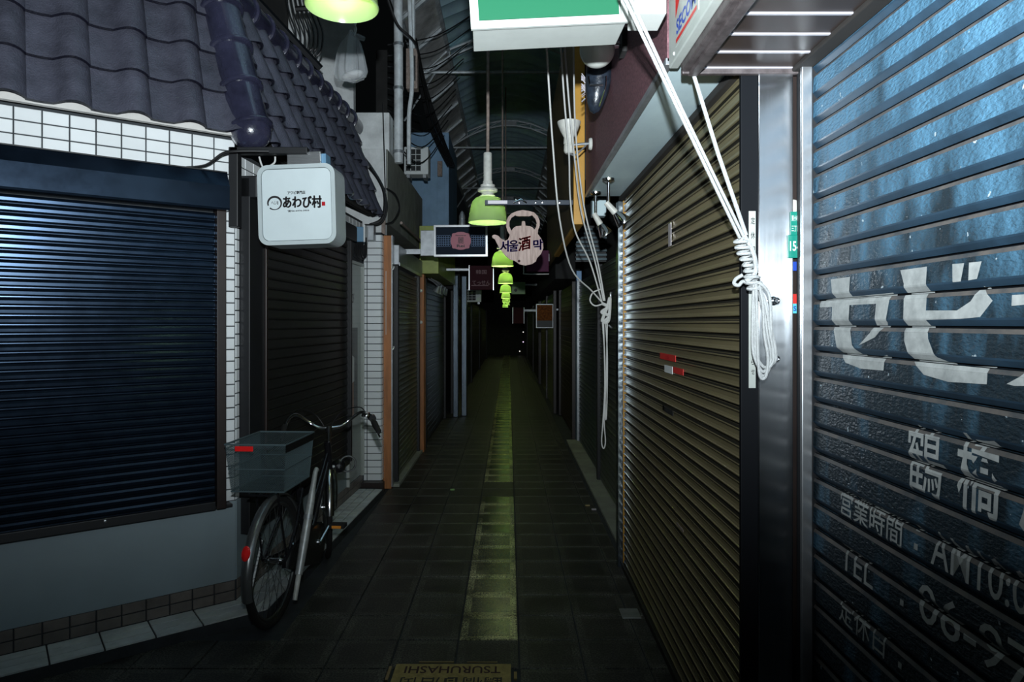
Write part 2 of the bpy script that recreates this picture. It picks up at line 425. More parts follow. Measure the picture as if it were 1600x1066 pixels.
# ---- lettered plate in the floor
pl = thing('floor_plate', 'tan metal plate with reversed station lettering set in the floor', 'floor plate', (-.252, 2.93, 0))
part('plate', MB().box(-.262, .262, -.19, .19, -.015, .0035, .003), 'mat_tan', pl)
fb = MB()
for a in [(-.29,-.277,.05,.17),(-.29,-.277,-.1,.0),(.275,.288,.06,.12),(.275,.288,-.02,.03),(-.16,.0,.205,.213),(.06,.2,.205,.211)]:
    fb.box(a[0], a[1], a[2], a[3], -.012, .003)
part('frame_strip', fb, 'brass', pl)
part('lettering', text_mb('TSURUHASHI', lambda x, y: (-x+.0, -y+.135, .0042), .07, .0008, w=.43, h=.062), 'mat_print', pl)
part('lettering', text_mb('鶴橋商店街', lambda x, y: (-x, -y+.015, .0042), .1, .002, w=.46, h=.11), 'black_print', pl)

# ---- left shop: front (facing the camera at an angle) and side facade
CX, CY = -1.484, 3.70
R1 = math.atan2(-.6074, -.7945); R2 = math.atan2(-.9988, -.0495)
u1 = Vector((-.7945, -.6074, 0)); n1 = Vector((.6074, -.7945, 0))
u2 = Vector((.0495, .9988, 0)); n2 = Vector((.9988, -.0495, 0)); C0 = Vector((CX, CY, 0))
wall_l = struct('wall_left', MB().box(0, 2.3, -.12, 0, 0, 2.58), 'grout', (CX, CY, 0), R1, 'white tiled shop front left of the alley')
TWd, THt = .108, .0635
def wall_tiles(parent, x0, x1, z0, z1, material, wd=TWd, ht=THt, o=0.0, gap=.003, th=.006, from_right=False, axis='y'):
    cache = {}
    nz = max(1, round((z1-z0)/ht)); hz = (z1-z0)/nz
    xs = []; x = x0
    while x < x1-.012: xs.append((x, min(x+wd, x1))); x += wd
    for iz in range(nz):
        for (a, b) in xs:
            k = round(b-a, 3)
            if k not in cache:
                W = (b-a)/2-gap; H = hz/2-gap; e = .0022; m = MB()
                m.add([(-W,0,-H),(W,0,-H),(W,0,H),(-W,0,H),(-W,th-e,-H),(W,th-e,-H),(W,th-e,H),(-W,th-e,H),(-W+e,th,-H+e),(W-e,th,-H+e),(W-e,th,H-e),(-W+e,th,H-e)],
                      [(0,1,5,4),(1,2,6,5),(2,3,7,6),(3,0,4,7),(4,5,9,8),(5,6,10,9),(6,7,11,10),(7,4,8,11),(8,9,10,11)])
                cache[k] = mesh_of('tile', m, material)
            ob = link('tile', cache[k], parent)
            c = ((a+b)/2, o, z0+(iz+.5)*hz)
            if axis == 'y': ob.location = c
            elif axis == '-y': ob.location = ((a+b)/2, o, c[2]); ob.rotation_euler = (0, 0, PI)
            elif axis == '+x': ob.location = (o, (a+b)/2, c[2]); ob.rotation_euler = (0, 0, -PI/2)
wall_tiles(wall_l, 0, 1.51, 2.36, 2.55, 'white_tile')
wall_tiles(wall_l, 0, .065, .60, 2.36, 'white_tile', wd=.065)
part('lower_panel', MB().box(0, 1.9, 0, .010, .172, .60, .002), 'white_panel', wall_l, 'plain pale sheet panel under the window shutter')
bb = struct('baseboard_left', MB().box(0, 1.9, 0, .004, .06, .172), 'grout', (CX, CY, 0), R1, 'two rows of brown tiles along the shop foot')
wall_tiles(bb, 0, 1.51, .062, .172, 'brown_tile', ht=.055, o=.004)

wall_s = struct('wall_left_side', MB().box(-2.62, 0, -.12, 0, 0, 2.5), 'grout', (CX, CY, 0), R2, 'side of the tiled shop along the alley')
wall_tiles(wall_s, -.045, 0, .60, 2.40, 'white_tile', wd=.045)
wall_tiles(wall_s, -2.6, -.05, 2.36, 2.48, 'white_tile', ht=.06)
part('lower_panel', MB().box(-2.1, 0, 0, .010, .172, .60, .002), 'white_panel', wall_s)
bb2 = struct('baseboard_left_side', MB().box(-2.60, 0, 0, .004, .06, .172), 'grout', (CX, CY, 0), R2, 'brown tiles at the foot of the side wall')
wall_tiles(bb2, -2.6, 0, .062, .172, 'brown_tile', ht=.055, o=.004)

# kerb: a mitred step of pale tiles around the shop foot
ko = C0+Vector((.2147, -.1128, 0))
mk = MB()
def poly_slab(mb, pts, z0, z1):
    n = len(pts); mb.add([(p[0], p[1], z0) for p in pts]+[(p[0], p[1], z1) for p in pts],
        [tuple(range(n)), tuple(n+i for i in range(n))]+[(i, (i+1) % n, n+(i+1) % n, n+i) for i in range(n)])
A1 = C0+u1*1.9; A1o = ko+u1*1.9; B1 = C0+u2*2.58; B1o = ko+u2*2.62
poly_slab(mk, [A1, C0, B1, B1o, ko, A1o], -.02, .052)
kerb = struct('kerb_left', mk, 'grout', label='low kerb step of pale tiles around the left shop')
def kerb_row(u, n, length, wd, frame_rot):
    # rows of tiles running along the kerb, clipped by the mitre line C0-ko
    mit = (ko-C0).normalized()
    for r in range(3):
        o0, o1 = .002+r*.0735, .002+(r+1)*.0735
        t_at = lambda o: (mit*(o/mit.dot(n))).dot(u)
        s = max(t_at(o0), t_at(o1)) if False else None
        k = 0
        while True:
            s0 = k*wd; s1 = s0+wd
            if s0 > length: break
            g = .004
            q = []
            for (ss, oo) in ((s0+g, o0+g), (s1-g, o0+g), (s1-g, o1-g), (s0+g, o1-g)):
                lim = t_at(oo)+.004
                if k == 0: ss = max(ss, lim) if ss > s0+wd/2 or True else ss
                if k == 0 and ss < s0+wd/2: ss = lim
                q.append(C0+u*ss+n*oo)
            m = MB(); poly_slab(m, q, .045, .060)
            link('tile', mesh_of('tile', m, 'kerb_tile'), kerb)
            k += 1
kerb_row(u1, n1, 1.5, .212, R1); kerb_row(u2, n2, 2.40, .108, R2)

# ---- slatted shutters
def slat_profile(kind, p):
    if kind == 'blue':  return [(0,-.008,3),(.0038,-.008,3),(.0042,.001,1),(.016,.011,1),(.020,.0125,0),(p-.0115,.0105,0),(p-.0105,.0108,2),(p-.0014,.006,3)]
    if kind == 'olive':
        pts = [(0,-.007,1),(.0085,-.007,1),(.0095,.0045,0),(.0115,.0085,0),(.0145,.0085,0),(.0165,.0055,0),(.026,.0028,0),(.037,.0035,0),(.0415,.005,1),(.0428,.0005,1),(.0442,.005,0),(.0475,.0075,0),(.0505,.0065,1),(.0518,-.007,1)]
        return [(a*p/.0565, b, c) for a, b, c in pts]
    if kind == 'flat':  return [(0,0,0),(.004,.0,0),(.005,.006,0),(p*.30,.0105,0),(p*.62,.0115,0),(p*.86,.007,0),(p*.90,.0,0)]
    if kind == 'thin':  return [(0,-.003,0),(p*.10,.0045,0),(p*.2,.006,0),(p*.55,.003,0),(p*.88,.001,0),(p*.95,-.003,0)]
def prof_at(kind, p, z):
    pr = slat_profile(kind, p); z = z % p
    for (a, oa, _), (b, ob, _) in zip(pr, pr[1:]+[(p, pr[0][1], 0)]):
        if a <= z <= b: return oa+(ob-oa)*((z-a)/max(1e-9, b-a))
    return pr[0][1]
def slat_mb(kind, p, L, back=.004):
    pr = slat_profile(kind, p); m = MB(); pr = [(0, pr[0][1]-.004, pr[0][2])]+pr+[(p, pr[-1][1]-.004, 0)]
    n = len(pr)
    for i in range(n-1):
        m.slot(pr[i][2]); (a, oa, _), (b, ob, _) = pr[i], pr[i+1]
        m.add([(0,oa,a),(L,oa,a),(L,ob,b),(0,ob,b)], [(0,1,2,3)], True)
    m.slot(0)
    m.add([(0,o,z) for z, o, _ in pr]+[(0,-.009,p),(0,-.009,0)], [tuple(range(n+2))])
    m.add([(L,o,z) for z, o, _ in pr]+[(L,-.009,p),(L,-.009,0)], [tuple(range(n+2))])
    m.add([(0,-.009,0),(L,-.009,0),(L,-.009,p),(0,-.009,p)], [(0,1,2,3)])
    return m
def shutter(name, label, loc, rz, x0, x1, z0, z1, pitch, kind, mats, joined=False, rails=(True, True), rail_mat='black_trim', bar_mat=None, rail_w=.04, group=None):
    t = thing(name, label, 'shutter', loc, rz, group)
    L = x1-x0; n = int(round((z1-z0)/pitch)); p = (z1-z0)/n
    mb = slat_mb(kind, p, L)
    if not joined:
        me = mesh_of('slat', mb, mats, recalc=False)
        for i in range(n): link('slat', me, t, (x0, 0, z0+i*p))
    else:
        big = MB()
        for i in range(n):
            for f, mi, s in zip(mb.f, mb.m, mb.sm):
                big.slot(mi); big.add([(mb.v[k][0]+x0, mb.v[k][1], mb.v[k][2]+z0+i*p) for k in f], [tuple(range(len(f)))], s)
        tag(link('slats', mesh_of('slats', big, mats, recalc=False), t), kind='stuff')
    for k, on in enumerate(rails):
        if on:
            a = x0-rail_w if k == 0 else x1
            part('guide_rail', MB().box(a, a+rail_w, -.02, .034, max(0, z0-.03), z1+.02, .004), rail_mat, t)
    if bar_mat: part('bottom_bar', MB().box(x0, x1, -.012, .026, z0-.045, z0, .004), bar_mat, t)
    return t, p

# left window shutter with its hood
t, p_ = shutter('window_shutter', 'black slatted window shutter with boxed hood over pale panel', (CX, CY, 0), R1, .115, 1.75, .625, 2.14, .0425, 'flat', ['black_alu'], rails=(False, False), bar_mat='black_trim')
for o_ in t.children:
    o_.location.y += .045
hd = MB(); x0, x1 = .06, 1.85
pr = [(.0,2.15),(.118,2.15),(.122,2.16),(.122,2.275),(.075,2.352),(0,2.352)]
hd.add([(x0,a,b) for a,b in pr]+[(x1,a,b) for a,b in pr], [tuple(range(6)), tuple(range(6,12))]+[(i,(i+1)%6,6+(i+1)%6,6+i) for i in range(6)])
part('hood', hd, 'black_alu', t)
part('hood_seam', MB().box(.06, 1.85, .0, .079, 2.352, 2.358), 'black_trim', t)
part('guide_rail', MB().box(.066, .113, .0, .085, .585, 2.15, .004), 'brown_trim', t)
part('lock_knob', MB().lathe([(.0,0),(.008,0),(.008,.006),(.004,.009),(0,.009)], 12, Matrix.Translation((.62,.08,.615)) @ Matrix.Rotation(-PI/2, 4, 'X')), 'alu', t)
sh = MB().box(.03, 1.8, 0, .07, .585, .60, .003)
part('sill', sh, 'black_trim', t)

# side shutter and jambs
t, _ = shutter('window_shutter', 'black slatted shutter behind the bicycle and square hanging sign', (CX, CY, 0), R2, -2.02, -.27, .43, 2.25, .060, 'thin', ['black_slat'], rails=(True, False), bar_mat='black_trim')
for o_ in t.children: o_.location.y += .03
part('jamb', MB().box(-.268, -.05, .0, .06, .40, 2.36, .004), 'black_trim', t)
part('jamb_edge', MB().box(-.276, -.25, .06, .072, .40, 2.36, .002), 'brown_trim', t)
part('hood', MB().box(-2.08, -.05, .0, .10, 2.25, 2.37, .006), 'black_trim', t)

# framed poster beside the tiled pier
t = thing('poster_case', 'pale framed poster case beside the white tiled pier', 'poster case', (CX, CY, 0), R2)
part('frame', MB().box(-2.56, -2.535, 0, .035, .17, 2.10, .003).box(-2.10, -2.075, 0, .035, .17, 2.10, .003).box(-2.535, -2.10, 0, .035, 2.075, 2.10), 'sign_grey', t)
po = part('poster', MB().box(-2.535, -2.10, 0, .008, .18, 2.075), 'poster', t)
part('picture', MB().box(-2.42, -2.11, .008, .0095, .75, 1.52), 'poster_dark', po)
part('picture', MB().prism([[(-2.30,.72),(-2.16,.72),(-2.13,1.0),(-2.15,1.18),(-2.22,1.24),(-2.29,1.1)]], .0015, Matrix(((1,0,0,0),(0,0,1,.0096),(0,1,0,0),(0,0,0,1)))), 'skin_print', po)
part('picture', MB().prism([[(-2.3,1.05),(-2.12,1.02),(-2.12,1.24),(-2.2,1.29),(-2.3,1.26)]], .0015, Matrix(((1,0,0,0),(0,0,1,.0115),(0,1,0,0),(0,0,0,1)))), 'sign_white', po)
part('picture', text_mb('あわび', lambda x, y: (-2.2-x, .010, 1.78+y), .2, .004, w=.22, h=.09), 'maroon_sign', po)
part('pane', MB().box(-2.535, -2.10, .022, .026, .18, 2.075), 'glass', t)

# tiled pier at the end of the shop
pier = struct('wall_left_pier', MB().box(-1.40, -1.18, 6.325, 6.46, 0, 2.40), 'grout', label='white tiled pier next to the orange post')
wall_tiles(pier, -1.345, -1.312, .10, 2.38, 'white_tile', wd=.033, o=6.325, axis='-y')
wall_tiles(pier, -1.312, -1.18, .10, 2.38, 'white_tile', wd=.132, o=6.325, axis='-y')
wall_tiles(pier, 6.33, 6.46, .10, 2.38, 'white_tile', wd=.13, o=-1.18, axis='+x')
struct('trim_1', MB().box(-1.42, -1.15, 6.24, 6.325, 0, .10, .004), 'brown_trim', label='dark stone foot of the tiled pier')

# ---- tiled awning roof over the left shop
roof = thing('tiled_awning', 'blue black pantile awning roof around the left shop corner', 'roof', (CX, CY, 2.52))
RL = Vector((CX, CY, 2.52))
run, rise = .275, .90
ov = .10
def mit(d):    # vector from C0 with normal offset d on both faces
    a = Matrix(((n1.x, n1.y), (n2.x, n2.y))).inverted() @ Vector((d, d)); return Vector((a.x, a.y, 0))
E0 = C0+mit(ov)+Vector((0,0,2.562)); E1 = C0+mit(ov-run)+Vector((0,0,2.562+rise))
SL = math.hypot(run, rise)
up1 = (-n1*run+Vector((0,0,rise)))/SL; up2 = (-n2*run+Vector((0,0,rise)))/SL
pt_w, pt_l = .25, .232
def s_tile():
    m = MB(); xs = [i/12 for i in range(13)]
    def h(x): return -.006*math.sin(PI*x/.45) if x < .45 else .048*math.sin(PI*(x-.45)/.55)**.8
    th = .018; vs = []; fs = []; ed = []
    W = pt_w+.006; Lh = pt_l+.05
    for j, (y, lift) in enumerate(((0, .046), (Lh, .006))):
        for x in xs: vs.append((x*W, y, h(x)+lift))
        for x in xs: vs.append((x*W, y, h(x)+lift-th))
    n = len(xs)
    for i in range(n-1):
        fs += [(i, i+1, 2*n+i+1, 2*n+i), (n+i, 3*n+i, 3*n+i+1, n+i+1)]; ed.append((i, n+i, n+i+1, i+1))
    fs += [(0, 2*n, 3*n, n), (n-1, 2*n-1, 4*n-1, 3*n-1)]
    m.add(vs, fs, True); m.slot(1); m.f += ed; m.m += [1]*len(ed); m.sm += [True]*len(ed)
    return m
stile = mesh_of('tile', s_tile(), ['roof_tile', 'tile_edge'])
hipdir = (E1-E0)
# plane containing the hip and the outward bisector: separates the two slopes
bis = mit(1.0).normalized(); hip_n = hipdir.cross(bis).normalized()
if hip_n.dot(u2) < 0: hip_n = -hip_n            # positive on the alley side
def lay(orig, xd, up, cols, rows, keep):
    zn = xd.cross(up).normalized()
    for c in cols:
        for r in range(rows):
            o = orig+xd*(c*pt_w)+up*(r*pt_l-.02)
            Mx = Matrix((( xd.x, up.x, zn.x, o.x), (xd.y, up.y, zn.y, o.y), (xd.z, up.z, zn.z, o.z), (0,0,0,1)))
            ds = [(Mx @ v.co-E0).dot(hip_n)*keep for v in stile.vertices]
            if max(ds) <= 0: continue
            L = Matrix.Translation(-RL) @ Mx
            if min(ds) >= 0: link('tile', stile, roof, mat=L)
            else:
                bm = bmesh.new(); bm.from_mesh(stile); Mi = Mx.inverted()
                bmesh.ops.bisect_plane(bm, geom=list(bm.verts)+list(bm.edges)+list(bm.faces), plane_co=Mi @ E0, plane_no=(Mi.to_3x3() @ (hip_n*keep)).normalized(), clear_inner=True)
                if len(bm.faces) > 2:
                    me = bpy.data.meshes.new('tile'); bm.to_mesh(me); me.materials.append(M_['roof_tile']); me.materials.append(M_['tile_edge']); link('tile', me, roof, mat=L)
                bm.free()
lay(E0-u1*0.02, -u1, up1, range(-8, 2), 4, -1)
lay(E0, u2, up2, range(-2, 11), 4, 1)
# backing
def quad_slab(mb, a, b, c, d, n, th):
    mb.add([a, b, c, d, a-n*th, b-n*th, c-n*th, d-n*th], [(0,1,2,3),(4,7,6,5),(0,4,5,1),(1,5,6,2),(2,6,7,3),(3,7,4,0)])
rb = MB(); zup1 = (-u1).cross(up1); zup2 = u2.cross(up2)
far2 = 2.76
quad_slab(rb, E0+u1*2.0-RL, E0-RL, E1-RL, E1+u1*2.0-RL, zup1, .03)
quad_slab(rb, E0-RL, E0+u2*far2-RL, E1+u2*far2-RL, E1-RL, zup2, .03)
part('roof_boards', rb, 'dark_wood', roof)
ev = MB(); Z = lambda h: Vector((0, 0, h))
quad_slab(ev, E0+n1*.018-RL+Z(-.018), E0+u1*2+n1*.018-RL+Z(-.018), E0+u1*2+n1*.010-RL+Z(.05), E0+n1*.010-RL+Z(.05), n1, .03)
part('eave_mortar', ev, 'mortar', roof, 'pale mortar showing under the eave rolls')
ev = MB(); quad_slab(ev, E0-n2*.05-RL, E0+u2*far2-n2*.05-RL, E0+u2*far2-n2*.05-RL+Z(.05), E0-n2*.05-RL+Z(.05), n2, .02)
part('eave_board', ev, 'dark_wood', roof)
# hip caps
hd_ = hipdir.normalized(); hl = hipdir.length; seg = .238
out = (zup1+zup2).normalized(); side = hd_.cross(out).normalized(); out = side.cross(hd_).normalized()
def cap_mb(L, r, dome=False):
    prof = [(r*1.02, 0), (r*1.14, .004), (r*1.17, .014), (r*1.14, .024), (r*1.0, .032), (r*.98, L*.6), (r*.96, L+.03)]
    m = MB(); K = 14
    for i, (rr, z) in enumerate(prof): pass
    vs = []; fs = []
    for (rr, z) in prof:
        for k in range(K+1):
            a = -PI*.62+PI*1.24*k/K; vs.append((rr*math.sin(a), z, rr*math.cos(a)))
    for i in range(len(prof)-1):
        for k in range(K): fs.append((i*(K+1)+k, i*(K+1)+k+1, (i+1)*(K+1)+k+1, (i+1)*(K+1)+k))
    m.add(vs, fs, True)
    m.add([vs[k] for k in range(K+1)]+[(0,0,-.02)], [(k, k+1, K+1) for k in range(K)])
    return m
capm = mesh_of('ridge_tile', cap_mb(seg, .100), 'roof_glaze')
for i in range(5):
    o = E0-RL+hd_*(i*seg+.02)+out*.025
    link('ridge_tile', capm, roof, mat=Matrix(((side.x, hd_.x, out.x, o.x), (side.y, hd_.y, out.y, o.y), (side.z, hd_.z, out.z, o.z), (0,0,0,1))))
dm = MB(); bm = bmesh.new(); bmesh.ops.create_uvsphere(bm, u_segments=24, v_segments=14, radius=.108)
dm.bm(bm, True, Matrix.Translation(E0-RL+hd_*.02+out*.018) @ Matrix.Diagonal((1,1,1,1)))
part('ridge_end_cap', dm, 'roof_glaze', roof, 'glossy navy rounded end cap of the hip ridge')
cap2 = mesh_of('ridge_tile', cap_mb(.25, .092), 'roof_glaze')
top0 = E1-RL+u2*(-.1); zv = (zup2*.6+Vector((0,0,.8))).normalized(); sd = u2.cross(zv).normalized(); zv = sd.cross(u2)
for i in range(12):
    o = top0+u2*(i*.245)+zv*.012
    # caps overlap towards the viewer: the flared rim faces the camera
    link('ridge_tile', cap2, roof, mat=Matrix(((sd.x, u2.x, zv.x, o.x), (sd.y, u2.y, zv.y, o.y), (sd.z, u2.z, zv.z, o.z), (0,0,0,1))))
vg = MB().tube([E0+u2*far2-RL+up2*a+zup2*.03 for a in (0, SL*.5, SL)], .03, 8)
part('verge', vg, 'roof_glaze', roof)

# ---- right side: olive shutter, steel pillar, blue shutter, soffits
XR = .74
t, op = shutter('roller_shutter', 'olive bronze corrugated roller shutter under the pale blue soffit', (XR, 2.125, 0), PI/2, 0, 2.16, .035, 2.37, .0565, 'olive', ['olive_slat', 'olive_seam'], rails=(False, False), bar_mat=None)
olive = t
part('bottom_bar', MB().box(0, 2.26, -.012, .022, 0, .035, .003), 'olive_seam', t)
ends = MB()
t_, n_ = 0, int(round((2.37-.035)/.0565))
emb = slat_mb('olive', op, .050); eme = mesh_of('end_lock', emb, ['olive_end', 'olive_end'], recalc=False)
for i in range(n_): link('end_lock', eme, t, (2.16, .002, .035+i*op))
part('edge_strip', MB().box(2.222, 2.236, -.02, .012, 0, 2.34, .002), 'yellow_paint', t)
part('guide_rail', MB().box(2.236, 2.30, -.03, .045, 0, 2.34, .004), 'dim_steel', t)
part('head_trim', MB().box(0, 2.30, -.01, .028, 2.345, 2.375, .003), 'dark_wood', t)
# stickers on the olive shutter (u along +Y from 2.125)
def on_olive(px, py):
    Y = (XR-.012)*F/(px-VX); return Y-2.125, CH-(py-VY)/F*Y
def sticker(name, x0, y0, x1, y1, m, parent=olive):
    a = on_olive(x0, y0); b = on_olive(x1, y1)
    return part(name, MB().box(a[0], b[0], .009, .0115, min(a[1], b[1]), max(a[1], b[1])), m, parent)
sticker('red_sticker', 1031, 551, 1055, 566, 'red'); s1 = sticker('white_sticker', 1038, 570, 1050, 585, 'white_print'); sticker('red_sticker', 1051, 573, 1067, 587, 'red')
a = on_olive(1043, 559); part('lettering', text_mb('火の用心', lambda x, y: (a[0]-x, .0122, a[1]+y), .03, .0006, w=.075, h=.022), 'print_red', olive)
sticker('lock_plate', 1037, 635, 1051, 650, 'black_trim'); sticker('latch', 1035, 633, 1038, 642, 'chrome')
sticker('tape_scrap', 1044, 350, 1048, 384, 'pale_metal'); sticker('rust_spot', 1057, 820, 1067, 828, 'rust')

# blue painted shutter nearest the camera
XB = .93
t, bp_ = shutter('roller_shutter', 'weathered blue shutter with light falloff painted in and big white lettering', (XB, 0, 0), PI/2, .15, 2.09, .03, 2.538, .076, 'blue', ['blue_slat', 'blue_bevel', 'worn_lip', 'jet'], rails=(False, False), bar_mat='black_trim')
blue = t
part('guide_rail', MB().box(2.045, 2.06, .02, .052, 0, 2.42, .003), 'alu', t)
part('guide_rail', MB().box(2.06, 2.10, -.02, .046, 0, 2.42, .003), 'black_trim', t)
part('rail_cap', MB().box(1.98, 2.09, .005, .075, 2.40, 2.425, .003), 'orange_wood', t)

# painted lettering follows the slats
def paint_on_blue(name, mb2d, label=None):
    """mb2d: flat lettering as (u, z) with u the distance along the alley"""
    bm = bmesh.new(); vv = [bm.verts.new((x, y, 0)) for x, y in mb2d[0]]
    for f in mb2d[1]:
        try: bm.faces.new([vv[i] for i in f])
        except ValueError: pass
    zs = [y for x, y in mb2d[0]]
    k0, k1 = int((min(zs)-.03)/bp_)-1, int((max(zs)-.03)/bp_)+1
    for k in range(k0, k1+1):
        for (q, _, _) in slat_profile('blue', bp_):
            z = .03+k*bp_+q
            if min(zs) < z < max(zs):
                bmesh.ops.bisect_plane(bm, geom=list(bm.verts)+list(bm.edges)+list(bm.faces), plane_co=(0, z, 0), plane_no=(0,1,0), dist=1e-6)
    m = MB(); bm.verts.index_update()
    m.add([(v.co.x, prof_at('blue', bp_, v.co.y-.03)+.0011, v.co.y) for v in bm.verts], [[v.index for v in f.verts] for f in bm.faces]); bm.free()
    return part(name, m, 'paint_white', blue, label)
def on_blue(px, py):
    Y = (XB-.011)*F/(px-VX); return Y, CH-(py-VY)/F*Y
def crop_poly(pts, ox=1240, oy=380, s=3.136):
    return [on_blue(ox+x/s, oy+y/s) for x, y in pts]
def flat(loops):
    bm = bmesh.new()
    for L in loops:
        vv = [bm.verts.new((x, y, 0)) for x, y in L]
        for i in range(len(vv)): bm.edges.new((vv[i-1], vv[i]))
        bmesh.ops.triangle_fill(bm, use_beauty=True, edges=[e for e in bm.edges if not e.link_faces])
    bm.verts.index_update(); r = ([(v.co.x, v.co.y) for v in bm.verts], [[v.index for v in f.verts] for f in bm.faces]); bm.free(); return r
SE = [crop_poly([(183,178),(278,165),(276,262),(475,243),(455,390),(400,462),(322,502),(375,440),(402,380),(405,297),(275,304),(274,400),(290,500),(330,553),(400,560),(447,548),(443,625),(330,615),(255,585),(215,510),(192,400),(190,313),(130,315),(130,280),(197,268)])]
BI = [crop_poly([(525,133),(655,115),(652,330),(805,330),(870,285),(915,210),(978,282),(920,362),(820,372),(652,376),(662,470),(700,560),(775,600),(952,608),(950,692),(760,680),(640,645),(575,570),(545,480),(540,250),(545,200)]),
      crop_poly([(780,103),(838,98),(825,188),(785,192)]), crop_poly([(862,96),(924,89),(905,175),(862,183)])]
paint_on_blue('lettering', flat(SE), 'large white painted katakana character'); [paint_on_blue('lettering', flat([q_])) for q_ in BI]
for q_ in (crop_poly([(1072,255),(1180,248),(1260,240),(1250,290),(1180,298),(1072,308)]), crop_poly([(1047,690),(1110,655),(1160,590),(1180,500),(1220,500),(1200,620),(1150,700),(1085,700)])):
    paint_on_blue('lettering', flat([q_]))
def colon(px, py, gap):
    for d in (-gap, gap):
        u_, z_ = on_blue(px, py); paint_on_blue('colon_dot', flat([[(u_-.007, z_+d-.007), (u_+.007, z_+d-.007), (u_+.007, z_+d+.007), (u_-.007, z_+d+.007)]]))
def blue_text(txt, y_left, y_right, zc, h, bold):
    vs, fs = text2d(txt, 1.0, bold)
    x0 = min(v[0] for v in vs); x1 = max(v[0] for v in vs); b0 = min(v[1] for v in vs); b1 = max(v[1] for v in vs)
    return [(y_left+(v[0]-x0)/(x1-x0)*(y_right-y_left), zc+((v[1]-b0)/(b1-b0)-.5)*h) for v in vs], fs
def bt(txt, pxl, pyl, pxr, pyr, h, bold=.012):
    a, b = on_blue(pxl, pyl), on_blue(pxr, pyr); paint_on_blue('lettering', blue_text(txt, a[0], b[0], (a[1]+b[1])/2, h, bold))
bt('鶴', 1418, 713, 1473, 727, .150, .016); bt('橋', 1496, 735, 1564, 752, .155, .016); bt('店', 1594, 765, 1690, 785, .155, .016)
bt('営業時間', 1314, 790, 1410, 826, .072, .006); colon(1432, 840, .021); bt('AM10:00', 1456, 868, 1640, 930, .078, .002)
bt('TEL', 1315, 868, 1365, 900, .068, .002); colon(1410, 928, .021); bt('06-97', 1436, 955, 1620, 1035, .085, .002)
bt('定休日', 1312, 957, 1383, 1000, .068, .004); colon(1407, 1026, .021)

# steel pillar between the shutters
t = thing('steel_pillar', 'brushed steel pillar between olive and blue shutters', 'pillar', (.82, 2.16, 0))
part('cladding', MB().box(-.052, .055, -.06, .06, 0, 2.335, .003), 'steel', t)
part('dark_edge', MB().box(-.104, -.052, -.055, -.037, 0, 2.335, .002), 'jet', t)
part('dark_edge', MB().box(.055, .11, -.035, .06, 0, 2.40, .002), 'brown_trim', t)
nb = part('name_strip', MB().box(-.081, -.060, -.0575, -.055, 1.36, 1.905), 'sign_grey', t, 'narrow white strip with black lettering')
for i, ch in enumerate('定休日'):
    part('lettering', text_mb(ch, lambda x, y, i=i: (-.0685+x, -.0580, 1.875-i*.045+y), .02, .0005, w=.013, h=.022), 'black_print', nb)
for i, ch in enumerate('お知らせ'):
    part('lettering', text_mb(ch, lambda x, y, i=i: (-.0685+x, -.0580, 1.50-i*.03+y), .012, .0002, w=.011, h=.016), 'black_print', nb)
for zc in (1.628, 1.452):
    part('bolt', MB().lathe([(0,0),(.014,0),(.014,.004),(.010,.008),(.010,.03),(.006,.033),(.006,.03),(0,.03)], 18, Matrix.Translation((-.008, -.06, zc)) @ Matrix.Rotation(PI/2, 4, 'X')), 'chrome', t)
# address plates
t = thing('address_plate', 'green street address plates beside the steel pillar', 'sign', (.886, 2.097, 1.76))
part('plate', MB().box(-.022, .004, -.003, .0, .07, .142, .001), 'plate_green', t); part('plate', MB().box(-.030, .006, -.005, -.0005, 0, .07, .001), 'plate_green', t)
part('lettering', text_mb('東小橋', lambda x, y: (-.008+x, -.0036, .122+y), .02, .0003, w=.022, h=.018), 'white_print', t)
part('lettering', text_mb('三丁目', lambda x, y: (-.008+x, -.0036, .090+y), .02, .0003, w=.022, h=.018), 'white_print', t)
part('lettering', text_mb('15-', lambda x, y: (-.011+x, -.0056, .036+y), .03, .0006, w=.028, h=.030), 'white_print', t)
single('sticker', MB().box(.872, .91, 2.112, 2.1155, 1.722, 1.750), 'blue', 'small blue sticker below the green address plates', 'sticker')
st = thing('sticker', 'small red and teal sticker low on the dark jamb', 'sticker', (.89, 2.115, 1.59))
part('band', MB().box(-.018, .02, -.003, 0, .03, .06), 'red', st); part('band', MB().box(-.018, .02, -.003, 0, 0, .03), 'cyan', st)
part('lettering', text_mb('SE', lambda x, y: (x, -.0036, .015+y), .02, .0008, w=.02, h=.016), 'blue', st)
mbm = MB().lathe([(0,0),(.02,0),(.021,.004),(.016,.008),(0,.009)], 20, Matrix.Translation((.882, 2.12, 1.922)) @ Matrix.Rotation(PI/2, 4, 'X'))
single('badge', mbm, 'lamp_white', 'round white badge above the green address plates', 'badge')

# brown boarded soffit over the blue shutter
t = thing('brown_soffit', 'brown metal boarded soffit above the blue shutter', 'soffit', (.70, 1.6, 2.34))
for i in range(12):
    y1 = .49-i*.122; 
    part('board', MB().box(-.125, .165, y1-.118, y1-.012, 0, .02, .002), 'brown_metal', t)
    part('batten', MB().box(-.125, .165, y1-.012, y1, -.004, .012, .002), 'pale_metal', t)
fa = MB().box(-.170, -.125, -1.0, .50, -.012, .055, .006).box(-.150, -.118, -1.0, .50, -.022, .0, .004)
part('fascia', fa, 'brown_edge', t)
part('end_lip', MB().box(-.170, .19, .485, .505, -.018, .05, .004), 'brown_edge', t)
part('wall_trim', MB().box(.165, .215, -1.0, .50, -.012, .10, .004), 'dark_wood', t)
part('back_board', MB().box(-.17, .2, -1.0, .50, .025, .075), 'dark_wood', t)

